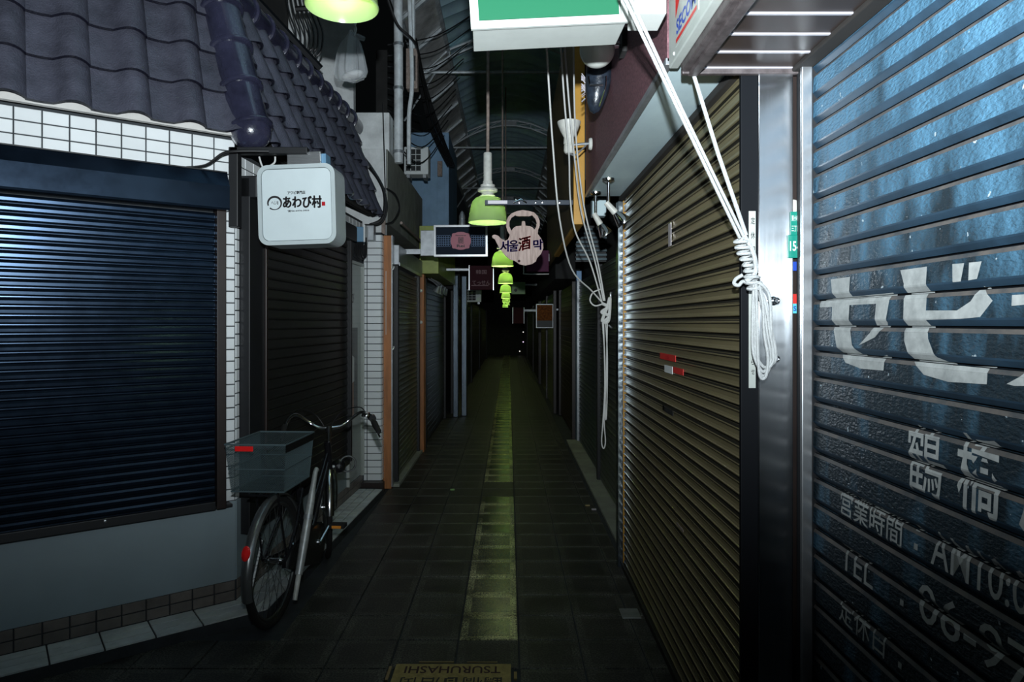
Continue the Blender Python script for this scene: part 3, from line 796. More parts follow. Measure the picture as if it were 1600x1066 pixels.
# grey sign panel with a security company's sticker
t = thing('security_sign', 'grey sign panel with red white and blue sticker', 'sign', (.50, 1.8, 2.355))
part('panel', MB().box(0, .03, -.9, .335, 0, 1.0, .004), 'sign_grey', t)
part('sticker', MB().box(-.0012, 0, -.005, .245, .03, .30), 'sign_grey', t)
X_ = -.002
mt = lambda pts: MB().add([(X_, a, b) for a, b in pts], [tuple(range(len(pts)))])
part('emblem', mt([(.24,.115),(.13,.20),(.01,.29),(.24,.29)]), 'red', t)
part('emblem', mt([(.235,.038),(.01,.038),(.01,.050),(.235,.050)]), 'red', t)
part('lettering', text_mb('SECOM', lambda x, y: (X_, .125-x, .082+y), .06, .002, w=.21, h=.045), 'blue', t)
part('rivet', MB().lathe([(0,0),(.006,0),(.004,.003),(0,.004)], 10, Matrix.Translation((0,.265,.02)) @ Matrix.Rotation(-PI/2, 4, 'Y')), 'white_print', t)

# pale blue soffit box with maroon fascia
t = thing('shop_fascia', 'maroon speckled fascia box with pale blue underside', 'fascia', (.48, 3.2, 2.38))
part('underside', MB().box(.030, .255, -1.08, 1.19, -.004, .012, .002), 'soffit', t)
part('fascia_board', MB().box(.016, .032, -1.06, 1.20, -.0, 1.9, .002), 'maroon', t)
part('edge_trim', MB().box(.012, .034, -1.06, 1.20, -.010, .012, .002), 'galv', t)
part('body', MB().box(.034, .50, -1.06, 1.20, .016, 1.9), 'dark_wall', t)
# yellow painted end board and its olive fascia further on
t = thing('shop_fascia', 'yellow edged olive board fascia beyond the maroon one', 'fascia', (.45, 4.42, 2.2))
part('end_board', MB().box(-.030, .042, 0, .05, .0, 2.2, .003), 'yellow_paint', t)
part('lower_trim', MB().box(-.010, .035, .05, 2.2, 0, .03, .003), 'yellow_paint', t)
part('fascia_board', MB().box(.0, .03, .05, 3.6, .03, 1.6), 'olive_board', t)
part('body', MB().box(.03, .52, .06, 3.6, .30, 1.6), 'dark_wall', t)

# ---- walls behind, arcade roof
struct('wall_right', MB().box(1.0, 1.12, -.5, 36, 0, 2.6).box(1.25, 1.4, -.5, 36, 2.4, 5.16), 'dark_wall', label='dark wall behind the right shop fronts')
struct('wall_left_far', MB().box(-1.32, -1.2, 6.47, 36, 0, 2.38).box(-1.75, -1.60, 9.0, 36, 2.4, 5.16), 'dark_wall', label='dark wall behind the left shop fronts')
struct('wall_end', MB().box(-3, 3, 33, 33.2, 0, 6.2), 'dark_wall', label='dark end of the alley')
struct('wall_left_upper', MB().box(-3.4, -1.66, 7.3, 7.4, 2.4, 6.5), 'concrete', label='pale rendered wall above the tiled awning')
struct('wall_left_gable', MB().box(-2.75, -2.35, 4.6, 7.28, 2.4, 5.0), 'dark_wall', label='dark wall behind the awning ridge')
H0 = 5.16
rf = MB(); sec = [(-.87,5.475),(-.62,5.60),(-.32,5.71),(0,5.75),(.32,5.71),(.62,5.60),(.87,5.475)]
ny = 900; y0, y1 = 2.0, 32.0; vs = []; fs = []
for j in range(ny+1):
    y = y0+(y1-y0)*j/ny; d = .085*abs(math.sin(PI*(y/.34)))
    for k, (x, z) in enumerate(sec): vs.append((x, y, z+d+.012*math.sin(y*3.1+k*2)))
K = len(sec)
for j in range(ny):
    for k in range(K-1): fs.append((j*K+k, j*K+k+1, (j+1)*K+k+1, (j+1)*K+k))
rf.add(vs, fs, True)
tag(link('ceiling', mesh_of('ceiling', rf, 'roof_sheet', recalc=False)), 'blue corrugated sheet vault over the alley', kind='structure')
def clerestory(sx, nm, lab):
    mb = MB(); a = Vector((sx*1.27, 0, 5.14)); b = Vector((sx*.86, 0, 5.49))
    d = b-a
    def bar(y0, y1, t0, t1, dz):
        p = [a+d*t0, a+d*t1]; n = Vector((-d.z*sx, 0, abs(d.x))).normalized()*dz if False else Vector((0,0,dz))
        mb.add([(p[0].x,y0,p[0].z),(p[1].x,y0,p[1].z),(p[1].x,y1,p[1].z),(p[0].x,y1,p[0].z),(p[0].x,y0,p[0].z-dz),(p[1].x,y0,p[1].z-dz),(p[1].x,y1,p[1].z-dz),(p[0].x,y1,p[0].z-dz)],
               [(0,1,2,3),(4,7,6,5),(0,4,5,1),(1,5,6,2),(2,6,7,3),(3,7,4,0)])
    bar(2, 32, -.04, .06, .05); bar(2, 32, .94, 1.04, .05)
    for k in range(31): bar(2+k, 2.06+k, 0, 1, .05)
    o = struct(nm, mb, 'truss', label=lab)
    pm = MB(); pm.add([(a.x+d.x*.06,.07,a.z+d.z*.06),(a.x+d.x*.94,.07,a.z+d.z*.94),(a.x+d.x*.94,.99,a.z+d.z*.94),(a.x+d.x*.06,.99,a.z+d.z*.06)], [(0,1,2,3)])
    pm.add([(v[0], v[1], v[2]+.01) for v in pm.v], [(0,1,2,3)])
    pme = mesh_of('pane', pm, 'frosted')
    for k in range(22): link('pane', pme, o, (0, 2+k, 0))
clerestory(-1, 'window_1', 'row of frosted roof windows on the left of the vault')
clerestory(1, 'window_2', 'row of frosted roof windows on the right of the vault')
for i, (Y, nm) in enumerate(((6.6,'nearest'),(9.8,'second nearest'),(14.0,'middle'),(18.2,'second farthest'),(22.4,'farthest'))):
    t = thing('roof_truss', f'{nm} grey steel arch truss spanning the arcade roof', 'truss', (0, Y, 5.16), group='arcade roof trusses')
    part('tie_rod', MB().tube([(-1.27,0,0),(1.27,0,0)], .022, 8), 'truss', t)
    lo = [(-1.25,.0),(-.85,.26),(-.45,.42),(-.15,.48),(.15,.48),(.45,.42),(.85,.26),(1.25,0)]
    hi = [(x, z+.10) for x, z in lo]
    m = MB()
    for L in (lo, hi): m.tube([(x,0,z-.03) for x,z in L], .018, 6)
    part('arch_chord', m, 'truss', t)
    m = MB()
    for k in range(len(lo)-1):
        m.tube([(lo[k][0],0,lo[k][1]-.03),(hi[k+1][0],0,hi[k+1][1]-.03)], .010, 5); m.tube([(hi[k][0],0,hi[k][1]-.03),(lo[k][0],0,lo[k][1]-.03)], .010, 5)
    part('web', m, 'truss', t)
    part('crown_plate', MB().box(-.16, .16, -.012, .012, .45, .56), 'galv', t)
    for sx in (-1, 1):
        part('brace', MB().tube([(sx*1.27,0,-.02),(sx*.6,0,.35)], .012, 5), 'truss', t)
        part('strut', MB().tube([(sx*1.5,0,-.7),(sx*1.05,0,0)], .014, 5), 'truss', t)

# ---- shops further along the alley
def rshop(Y0, Y1, X, lab, kind='thin', m='black_slat', pitch=.06, z1=2.15, joined=True, rail='black_trim'):
    return shutter('roller_shutter', lab, (X, Y0, 0), PI/2, .06, Y1-Y0-.06, .03, z1, pitch, kind, [m]*3, joined=joined, rail_mat=rail, rail_w=.06, bar_mat=None)[0]
def lshop(Y0, Y1, X, lab, kind='thin', m='black_slat', pitch=.06, z1=2.15, joined=True, rail='black_trim'):
    return shutter('roller_shutter', lab, (X, Y1, 0), -PI/2, .06, Y1-Y0-.06, .03, z1, pitch, kind, [m]*3, joined=joined, rail_mat=rail, rail_w=.06, bar_mat=None)[0]
mat('grey_slat', (.16,.185,.16), .38, .5, var=.15); mat('bluegrey_slat', (.07,.10,.115), .38, .5, var=.15); mat('brown_slat', (.07,.055,.035), .4, .4, var=.2)
mat('olive_grey_slat', (.20,.21,.15), .34, .5, var=.15); mat('blue_frame', (.14,.24,.38), .35, .6)
t = rshop(4.62, 6.75, .90, 'grey green shutter behind the hanging white cords', 'olive', 'grey_slat', .0565, 2.12, joined=False)
t = rshop(6.80, 8.95, .92, 'grey shutter just beyond the hanging white cords', 'olive', 'bluegrey_slat', .0565, 2.10, joined=True, rail='galv')
single('door_jamb', MB().box(.76, 1.0, 4.44, 4.60, 0, 2.35, .006), 'black_trim', 'black jamb right behind the olive shutter rail', 'jamb')
single('shutter_post', MB().box(.87, .95, 6.74, 6.81, 0, 2.12, .006), 'galv', 'slim grey post between the two grey shutters', 'post')
single('door_frame', MB().box(.885, .96, 8.97, 9.08, 0, 2.25, .006), 'blue_frame', 'blue grey door frame past the grey shutters', 'door frame')
single('kickplate', MB().box(.76, .99, 4.62, 9.0, 0, .025, .003), 'concrete_dim', 'low sill under the grey shutters on the right', 'sill')
FR = [(9.15,11.6,.88,'dark shutter on the right before the food photo sign','brown_slat'),(11.75,14.2,.80,'brown shutter on the right behind the food photo sign','olive_grey_slat'),(14.3,17.5,.82,'dark far shutter on the right with pale rails','brown_slat'),(17.6,22.0,.80,'very dark far shutter on the right side','black_slat'),(22.2,30.0,.82,'last dark shutter at the right end','black_slat')]
for a,b,X,lab,m in FR: rshop(a, b, X, lab, 'thin', m, .075, 2.1, rail='brown_trim')
t = lshop(6.58, 8.22, -1.10, 'greenish grey shutter between orange post and rusty pier', 'olive', 'olive_grey_slat', .0565, 2.10, joined=False, rail='black_trim')
FL = [(8.50,11.2,-1.06,'black shutter on the left under the cluster of lamps','black_slat'),(11.75,14.3,-.98,'dark brown shutter on the left past the steel posts','brown_slat'),(14.4,18.0,-1.0,'dark far shutter on the left','black_slat'),(18.1,23.0,-1.0,'darker far shutter on the left side','black_slat'),(23.1,30.0,-1.0,'last dark shutter at the left end','black_slat')]
for a,b,X,lab,m in FL: lshop(a, b, X, lab, 'thin', m, .075, 2.1)
single('kickplate', MB().box(-1.13, -1.04, 6.50, 8.3, 0, .03, .003), 'concrete_dim', 'low sill under the greenish grey shutter', 'sill')

# orange post, concrete lintel blocks, rusty pier
t = thing('timber_post', 'orange painted timber post beside the tiled pier', 'post', (-1.15, 6.47, 0))
part('post', MB().box(-.036, .045, -.045, .045, 0, 2.385, .004), 'orange_wood', t)
part('edge_strip', MB().box(-.052, -.037, -.04, .045, 0, 2.385), 'pipe', t); part('edge_strip', MB().box(.046, .056, -.05, .045, .02, 2.385), 'galv', t)
part('board_joint', MB().box(-.008, -.003, -.047, -.044, 1.45, 2.05), 'mortar', t)
for z in (2.08, 1.33): part('hook', MB().tube(cr([(.052,-.05,z+.04),(.052,-.06,z),(.062,-.075,z-.02),(.072,-.065,z),(.07,-.06,z+.012)]), .005, 6), 'white_print', t)
mb = MB().box(-1.62, -1.165, 6.56, 9.2, 2.52, 3.23)
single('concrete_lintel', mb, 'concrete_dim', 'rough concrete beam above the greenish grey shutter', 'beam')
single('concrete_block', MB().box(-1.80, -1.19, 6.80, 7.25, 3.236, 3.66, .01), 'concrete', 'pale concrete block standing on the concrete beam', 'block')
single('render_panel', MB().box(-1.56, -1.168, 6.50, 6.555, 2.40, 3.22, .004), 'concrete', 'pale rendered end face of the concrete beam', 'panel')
single('timber_stub', MB().box(-1.205, -1.17, 6.46, 6.497, 2.40, 2.62, .003), 'rust', 'short weathered timber stub above the orange post', 'timber')
t = thing('metal_lintel', 'grey metal lintel box above the greenish grey shutter', 'lintel', (-1.10, 7.4, 2.12))
part('box', MB().box(-.08, .05, -.86, .90, .0, .19, .005), 'galv', t); part('lip', MB().box(.05, .058, -.86, .90, -.01, .02), 'alu', t)
part('pipe', MB().tube([(.07,-.86,.40),(.07,1.0,.40)], .014, 8), 'rust', t)
t = thing('rusty_pier', 'rusty orange pier with pale edge past the grey shutter', 'pier', (-1.08, 8.30, 0))
part('face', MB().box(-.01, .055, -.05, .12, 0, 2.15, .003), 'orange_wood', t); part('edge', MB().box(-.055, -.012, -.055, .12, 0, 2.15, .002), 'pipe', t)
for z in (1.95, 1.57): part('knob', MB().lathe([(0,0),(.02,0),(.02,.02),(.01,.03),(0,.03)], 12, Matrix.Translation((.02,-.05,z)) @ Matrix.Rotation(PI/2,4,'X')), 'lamp_white', t)
for i, x in enumerate((-.875, -.745)):
    single('steel_post', MB().box(x-.05, x+.04, 11.3+i*.15, 11.4+i*.15, 0, 2.35, .01), 'dim_steel', ('wider' if i == 0 else 'narrower')+' of two shiny steel posts far left', 'post', 'far steel posts')
single('fascia_board', MB().box(-1.12, -.88, 8.55, 11.2, 2.18, 2.78, .006), 'yellow_board', 'yellow green fascia board behind the pink crest sign', 'fascia')
single('fascia_board', MB().box(-1.12, -.85, 11.8, 16.0, 2.15, 2.75, .006), 'dark_wall', 'dark far fascia past the steel posts', 'fascia')
single('fascia_board', MB().box(.62, .95, 9.1, 18.0, 2.15, 2.8, .006), 'dark_wall', 'dark far fascia over the right shutters', 'fascia')
for i in range(5):   # cluster of small lamps under the left fascia
    c = Vector((-.93+.02*random.random(), 8.75+i*.28, 2.02-.03*random.random()))
    t = thing('clip_lamp', ['first','second','third','fourth','fifth'][i]+' small dark clip lamp in the row under the yellow green fascia', 'lamp', c, group='clip lamps under the left fascia')
    part('stem', MB().tube([(-.12,0,.14),(-.05,0,.10),(0,0,.05)], .01, 6), 'galv', t)
    part('head', MB().lathe([(.0,.05),(.02,.05),(.025,.03),(.05,-.04),(.046,-.04),(.02,.0),(0,.0)], 14, Matrix.Rotation(.5,4,'Y')), 'galv', t)

# air conditioners, blue sheet house, pipes, boxes on the left
def ac(loc, wd, ht, dp, lab):
    t = thing('air_conditioner', lab, 'air conditioner', loc)
    part('case', MB().box(0, wd, .012, dp, 0, ht, .01), 'ac_white', t)
    part('grille_recess', MB().box(wd*.06, wd*.70, .004, .014, ht*.10, ht*.92), 'ac_dark', t)
    m = MB()
    for k in range(5): m.box(wd*.06, wd*.70, .0, .006, ht*(.10+.2*k), ht*(.10+.2*k)+.006)
    for k in range(4): m.box(wd*(.06+.21*k), wd*(.06+.21*k)+.006, .0, .006, ht*.1, ht*.92)
    part('grille', m, 'ac_white', t)
    part('foot', MB().box(.03, .07, .03, dp-.03, -.04, 0), 'galv', t); part('foot', MB().box(wd-.07, wd-.03, .03, dp-.03, -.04, 0), 'galv', t)
ac(P(631, 272, 8.4)+Vector((0,0,.0)), .30, .34, .25, 'white outdoor air conditioner unit on the concrete beam')
ac(P(684, 345, 12.0), .26, .50, .25, 'white outdoor unit lower down past the blue panel')
t = thing('sheet_shed', 'blue grey sheet metal shed on the left upper level', 'shed', (-1.1, 10.0, 2.8))
part('wall_sheet', MB().box(-.35, .22, 0, 1.6, 0, 1.55), 'blue_sheet', t)
m = MB()
for k in range(6): m.box(-.35+k*.1, -.342+k*.1, -.012, 0, 0, 1.55)
part('seam', m, 'blue_sheet', t); part('vent_box', MB().box(.06, .13, -.06, 0, .9, 1.12, .006), 'rust', t)
t = thing('drain_pipe', 'pale vertical drain pipe above the concrete beam', 'pipe', (-1.13, 7.0, 3.2))
part('pipe', MB().tube([(0,0,.0),(0,0,1.0),(-.01,0,2.4)], .046, 12), 'pipe', t)
for z in (.1, .75, 1.2): part('clamp', MB().lathe([(.05,0),(.054,0),(.054,.03),(.05,.03)], 14, Matrix.Translation((0,0,z))), 'galv', t)
t = thing('drain_pipe', 'thinner conduit pipe running beside the pale drain pipe', 'pipe', (-1.03, 7.05, 4.1))
part('pipe', MB().tube(cr([(.0,0,-.9),(0,0,-.4),(.03,0,-.1),(.02,0,.4),(-.02,0,1.4)]), .022, 8), 'pipe', t)
t = thing('junction_box', 'rusty brown electric junction box beside the drain pipe', 'box', (-1.0, 7.1, 4.0))
part('case', MB().box(-.07, .05, 0, .12, 0, .42, .008), 'rust', t); part('label_plate', MB().box(.01, .03, -.004, 0, .08, .34), 'dark_wall', t)
part('conduit', MB().tube([(-.01,.06,.42),(-.01,.06,1.4)], .03, 8), 'pipe', t)
t = thing('meter_box', 'blue electric meter box under the awning end', 'meter', P(553, 378, 6.05))
part('case', MB().box(0, .085, .0, .12, 0, .135, .008), 'meter_blue', t); part('cover_edge', MB().box(.085, .098, .0, .12, -.0, .15), 'ac_white', t)
m = MB()
for k in range(7):
    m.tube(cr([(.0+.012*k,.02,-.0),(-.02+.015*k,-.02,-.08),(.02+.012*k,-.03,-.14-.01*(k%3)),(.05+.01*k,.0,-.10),(.10,.03,-.02+.01*k)]), .008, 6)
part('wiring', m, 'cable', t)
single('meter_box', MB().box(*(lambda q: (q.x, q.x+.07, q.y, q.y+.1, q.z, q.z+.14))(P(572, 376, 6.2)), .006), 'galv', 'grey meter box next to the blue meter', 'meter')
single('timber_board', MB().box(-1.44, -1.39, 5.55, 5.60, 2.33, 2.52), 'orange_wood', 'orange timber end under the tiled awning', 'timber')

def cable(pts, r, m, lab, cat='cable', grp=None, nm='cable', sub=8):
    return single(nm, MB().tube(cr(pts, sub), r, 6), m, lab, cat, grp)
cable([P(556,232,6.45),P(580,262,6.44),P(600,300,6.43),P(598,340,6.4),P(578,352,6.35)], .016, 'cable', 'thick black cable looping below the awning end')
cable([P(560,245,6.46),P(590,280,6.45),P(604,318,6.42),P(596,348,6.38),P(570,352,6.3)], .011, 'cable', 'thinner black cable inside the cable loop')
cable([P(604,295,6.48),P(618,305,6.6),P(624,325,6.7),P(615,345,6.6),P(603,350,6.48)], .009, 'cable', 'small dark cable loop on the concrete beam')
cable([P(598,160,6.4),P(600,230,6.42),P(602,300,6.44)], .006, 'cable', 'thin dark wire down the rendered panel')
random.seed(3)
for i in range(9):
    a = P(606, 70+i*17, 6.9); b = P(742-6*i, 20+i*24, 9.0)
    mid = (a+b)/2-Vector((0,0,.10+.03*i))
    cable([a, mid, b], .007, 'cable', ['topmost','second','third','fourth','fifth','sixth','seventh','eighth','lowest'][i]+' black overhead wire crossing from the drain pipe to the roof', grp='overhead wires')
m = MB()
for k in range(6): m.tube(cr([P(640+2*k, 60, 8.5), P(655+2*k, 130, 8.7), P(672+3*k, 200, 9.0), P(700+2*k, 260, 9.6)]), .011, 5)
single('cable_bundle', m, 'cable', 'bundle of black cables running along the left upper wall', 'cables')
cable([P(606,0,6.6),P(622,40,6.7),P(650,70,6.9),P(660,120,7.5),P(676,190,8.4),P(700,240,9.6)], .014, 'cable', 'thick black cable arching past the junction box')

# wrought iron bracket on the left upper wall
t = thing('iron_bracket', 'black wrought iron scroll bracket above the awning ridge', 'bracket', (-1.55, 5.6, 3.6))
o = Vector((-1.55, 5.6, 3.6))
part('bar', MB().tube([P(372,-30,5.2)-o, P(500,108,5.6)-o], .035, 6), 'jet', t)
part('bar', MB().tube([P(462,14,5.6)-o, P(498,12,5.6)-o], .022, 6), 'cable', t)
for k in range(7):
    x = 458+7*k
    part('scroll', MB().tube(cr([P(x-14,-20,5.6)-o, P(x-6,20,5.6)-o, P(x+4,50,5.6)-o, P(x+2,78,5.6)-o, P(x-6,88,5.6)-o, P(x-9,80,5.6)-o, P(x-4,76,5.6)-o]), .008, 6), 'cable', t)

# plastic bag hanging on a string
bz = P(547, 84, 5.5)
t = thing('plastic_bag', 'clear plastic bag hanging on a string with a white bundle inside', 'bag', P(548, 126, 5.5))
bag = MB(); rng = random.Random(5); prof = [(.006,.40),(.03,.37),(.075,.30),(.10,.22),(.115,.14),(.125,.07),(.11,.02),(.05,.0),(0,.0)]
K = 26; vs = []; fs = []
jit = [1+.10*math.sin(k*2.4)+.08*rng.uniform(-1,1) for k in range(K)]
for (r, z) in prof:
    for k in range(K):
        a = 2*PI*k/K; vs.append((r*jit[k]*math.cos(a)*(1.0), r*jit[k]*math.sin(a)*.7, z+.012*math.sin(3*a+z*20)))
for i in range(len(prof)-1):
    for k in range(K): fs.append((i*K+k, i*K+(k+1)%K, (i+1)*K+(k+1)%K, (i+1)*K+k))
bag.add(vs, fs, True); part('film', bag, 'bag_film', t)
bm = bmesh.new(); bmesh.ops.create_icosphere(bm, subdivisions=3, radius=1)
for v in bm.verts: v.co = Vector((v.co.x*.085+.015, v.co.y*.05, v.co.z*.035+.045+.02*v.co.x))*1.0
part('bundle', MB().bm(bm, True), 'bag_fill', t)
part('handle_ear', MB().tube(cr([(.01,0,.38),(.06,0,.36),(.10,0,.33),(.12,0,.335)]), [.02]*6*3+[.012], 6) if False else MB().tube([(.01,0,.38),(.06,0,.355),(.11,0,.335)], [.012,.022,.018], 7), 'bag_film', t)
part('string', MB().tube(cr([(.03,0,.36),(.045,0,.42),(.02,0,.48),(.035,0,.54),(.05,0,.62),(.06,0,1.1)]), .005, 6), 'cord', t)
part('string', MB().tube(cr([(.03,.005,.36),(.03,.01,.42),(.045,.01,.50),(.04,.01,.60),(.02,.01,1.1)]), .005, 6), 'cord', t)

# ---- pendant lamps
RIM = .14
def lamp_parts(t, rod_top, bulb='bulb'):
    sh = [(.060,.178),(.085,.170),(.108,.145),(.120,.110),(.130,.055),(.137,.012),(.140,.0),(.137,-.004),(.131,.010),(.124,.055),(.113,.108),(.100,.138),(.08,.160),(.058,.168)]
    s = MB().lathe(sh, 40, cap=False); part('shade', s, 'shade', t, 'green translucent shade')
    part('cap', MB().lathe([(0,.172),(.052,.172),(.056,.186),(.040,.196),(.046,.205),(.068,.215),(.072,.228),(.062,.240),(.050,.246),(.052,.262),(.036,.268),(.034,.29),(0,.29)], 28), 'lamp_white', t)
    part('sleeve', MB().lathe([(0,.285),(.030,.285),(.030,.485),(.026,.49),(0,.49)], 20), 'lamp_white', t)
    part('rod', MB().tube([(0,0,.48),(.002,0,.75),(0,0,rod_top)], .011, 8), 'rust', t)
    part('bulb', MB().lathe([(0,.04),(.03,.045),(.046,.075),(.044,.10),(.028,.135),(.022,.168),(0,.168)], 20), bulb, t)
lamp_rows = [(762, 4.82, 'nearest hanging green lamp above the kettle sign bar'), (785, 8.5, 'second green hanging lamp behind the kettle sign'), (790, 12.2, 'third green hanging lamp along the alley'),
             (790, 15.9, 'fourth green hanging lamp along the alley'), (790.5, 19.6, 'fifth green hanging lamp along the alley'), (791, 23.3, 'sixth green hanging lamp along the alley'),
             (791, 27.0, 'seventh green hanging lamp along the alley'), (789.5, 30.7, 'last green hanging lamp at the dark end')]
for px, Y, lab in lamp_rows:
    t = thing('pendant_lamp', lab, 'lamp', ((px-VX)/F*Y, Y, 2.272), group='green pendant lamps down the alley')
    lamp_parts(t, 3.56, 'bulb_near' if Y < 6 else 'bulb')
t = thing('pendant_lamp', 'green hanging lamp cut off at the top left above the bag', 'lamp', (-.64, 2.62, 2.775), group='green pendant lamps down the alley')
lamp_parts(t, 2.87, 'bulb_dim')

# ---- signs
def rrect(w_, h_, r, n=6):
    pts = []
    for cx, cy, a0 in ((w_/2-r, h_/2-r, 0), (-w_/2+r, h_/2-r, PI/2), (-w_/2+r, -h_/2+r, PI), (w_/2-r, -h_/2+r, 1.5*PI)):
        for k in range(n+1): pts.append((cx+r*math.cos(a0+PI/2*k/n), cy+r*math.sin(a0+PI/2*k/n)))
    return pts
XZ = lambda y: Matrix(((1,0,0,0),(0,0,1,y),(0,1,0,0),(0,0,0,1)))     # 2D (x, z), extruded along +y from y
# square lightbox sign on the shop corner
t = thing('lightbox_sign', 'square white lightbox sign with brush lettering on the shop corner', 'sign', (-1.118, 3.60, 2.186))
t.rotation_euler = (0, math.radians(-1.6), math.radians(-2.5))
S = .415
part('case', MB().prism([rrect(S, S*1.02, .055)], .16, XZ(.02)), 'lightbox_rim', t)
part('rim', MB().prism([rrect(S*1.0, S*1.02, .055), rrect(S*.90, S*.92, .04)], .03, XZ(-.004)), 'lightbox_rim', t)
fc = part('face', MB().prism([rrect(S*.885, S*.905, .036)], .02, XZ(.0)), 'lightbox', t)
yq = -.0012
part('lettering', text_mb('あわび村', lambda x, y: (.030+x, yq, .012+y+.03*x*-.6), .1, .006, w=.205, h=.064, heavy=.0022), 'black_print', fc)
part('lettering', text_mb('アワビ専門店', lambda x, y: (.0+x, yq, .062+y), .03, .0012, w=.095, h=.017, heavy=.0005), 'black_print', fc)
part('lettering', text_mb('☎06-6976-3933', lambda x, y: (.008+x, yq, -.034+y), .02, .0008, w=.115, h=.011), 'black_print', fc)
ring = []
for k in range(40):
    a = math.radians(200-k*8.6); ring.append((a, .004+.007*abs(math.sin(k/39*PI*1.0+.5))))
mr_ = MB(); vo = []; 
for a, wd in ring: vo.append((-.118+(.036+wd*.5)*math.cos(a), yq, .010+(.034+wd*.5)*math.sin(a))); vo.append((-.118+(.036-wd*.5)*math.cos(a), yq, .010+(.034-wd*.5)*math.sin(a)))
mr_.add(vo, [(2*k, 2*k+2, 2*k+3, 2*k+1) for k in range(39)]); part('emblem', mr_, 'black_print', fc)
part('emblem', text_mb('へい8', lambda x, y: (-.117+x, yq, .012+y), .03, .0004, w=.038, h=.02), 'black_print', fc)
part('seal', MB().box(.134, .152, yq, 0, -.012, .009), 'print_red', fc)
part('neck', MB().box(-.055, .125, .03, .13, .205, .285, .004), 'alu', t, 'ribbed metal neck on top of the sign')
m = MB()
for k in range(9): m.box(-.055, .125, .0275, .031, .21+k*.008, .214+k*.008)
part('neck_rib', m, 'alu', t); part('neck_side', MB().box(.125, .147, .05, .13, .215, .275), 'meter_blue', t)
t = thing('sign_bracket', 'black steel bracket holding the square lightbox sign', 'bracket', (CX, CY, 2.0))
bo = Vector((CX, CY, 2.0))
part('post', MB().box(.005, .055, -.10, -.045, .07, .49, .004), 'black_trim', t)
part('arm', MB().box(.01, .42, -.10, -.05, .455, .49, .004), 'black_trim', t)
part('cable', MB().tube(cr([P(290,262,3.55)-bo, P(322,258,3.52)-bo, P(348,240,3.5)-bo, P(372,236,3.5)-bo, P(420,236,3.55)-bo]), .007, 6), 'cable', t)
part('cable', MB().tube(cr([P(405,245,3.72)-bo, P(412,262,3.72)-bo, P(428,255,3.7)-bo, P(430,245,3.7)-bo]), .005, 6), 'cord', t)

# pink crest sign on the left
YS = 7.0; a = P(678, 401, YS); wS, hS = .55, .322
t = thing('hanging_sign', 'dark blue sign with pink crest and lace band', 'sign', (a.x+wS/2, YS, a.z+hS/2))
t.rotation_euler = (0, math.radians(-.3), 0)
W2, H2 = wS/2, hS/2
part('frame', MB().prism([[(-W2,-H2),(W2,-H2),(W2,H2),(-W2,H2)], [(-W2+.02,-H2+.02),(W2-.02,-H2+.02),(W2-.02,H2-.02),(-W2+.02,H2-.02)]], .09, XZ(-.01)), 'alu', t)
fc = part('face', MB().box(-W2+.02, W2-.02, .0, .07, -H2+.02, H2-.02), 'navy', t)
cr_ = []
for k in range(48):
    q = 2*PI*k/48; rx, rz = .100, .088
    e = 1+.045*math.cos(8*q); ca, sa = math.cos(q), math.sin(q)
    cr_.append((math.copysign(abs(ca)**.6, ca)*rx*e, math.copysign(abs(sa)**.6, sa)*rz*e))
part('crest', MB().prism([cr_], .003, XZ(-.004)), 'pink', fc)
part('lettering', text_mb('麗', lambda x, y: (x, -.0052, .004+y), .1, .001, w=.062, h=.066), 'black_print', fc)
part('lettering', text_mb('Reverence', lambda x, y: (x, -.0052, .056+y), .03, .0012, w=.105, h=.014), 'black_print', fc)
part('lettering', text_mb('Rei', lambda x, y: (x, -.0052, -.052+y), .03, .0008, w=.08, h=.028), 'black_print', fc)
m = MB()
for sx in (-1, 1):
    for ix in range(6):
        for iz in range(5):
            cx = sx*(.118+ix*.0235); cz = -.045+iz*.0225
            m.tube([(cx+.013*math.cos(2*PI*k/9), -.0012, cz+.013*math.sin(2*PI*k/9)) for k in range(9)], .0022, 4, closed=True)
part('lace', m, 'lace', fc, 'blue lace pattern', kind='stuff')
part('bracket_box', MB().box(-W2-.14, -W2, .01, .06, -H2+.01, H2-.05, .004), 'galv', t)
part('arm', MB().box(-.62, -W2-.06, .02, .05, -.13, -.08), 'galv', t)
t = thing('bullet_lamp', 'small pointed spot lamp on top of the pink crest sign', 'lamp', P(722, 352, 7.05))
part('body', MB().lathe([(0,0),(.034,0),(.034,.05),(.030,.055),(.030,.065),(.034,.07),(.030,.10),(.015,.135),(0,.15)], 18), 'galv', t)

# teapot shaped wooden sign and its bar
YK = 4.58
kp = lambda L: [((660+x/8-812.5)/F*YK, -((320+y/8)-372)/F*YK) for x, y in L]
outer = [(870,395),(880,380),(905,374),(945,386),(985,425),(1035,450),(1068,435),(1085,400),(1092,375),(1062,325),(1046,270),(1048,205),(1072,150),(1115,108),(1180,80),(1250,66),(1325,76),(1395,95),(1440,140),(1466,200),(1466,260),(1446,315),(1442,365),(1480,415),(1508,470),(1512,545),(1482,615),(1432,668),(1420,708),(1370,742),(1285,760),(1215,745),(1155,702),(1095,685),(1035,635),(975,560),(935,490),(905,430),(878,415)]
hole = [(1112,325),(1088,270),(1088,212),(1112,165),(1160,132),(1195,145),(1325,145),(1372,132),(1412,175),(1430,230),(1420,280),(1400,312),(1378,285),(1345,268),(1290,262),(1286,235),(1280,210),(1262,204),(1243,212),(1238,262),(1172,268),(1138,290)]
t = thing('teapot_sign', 'teapot shaped wooden sign with blue and red lettering', 'sign', P(812.5, 372, YK))
bd = part('board', MB().prism([kp(outer), kp(hole)], .022, XZ(0)), 'wood_sign', t)
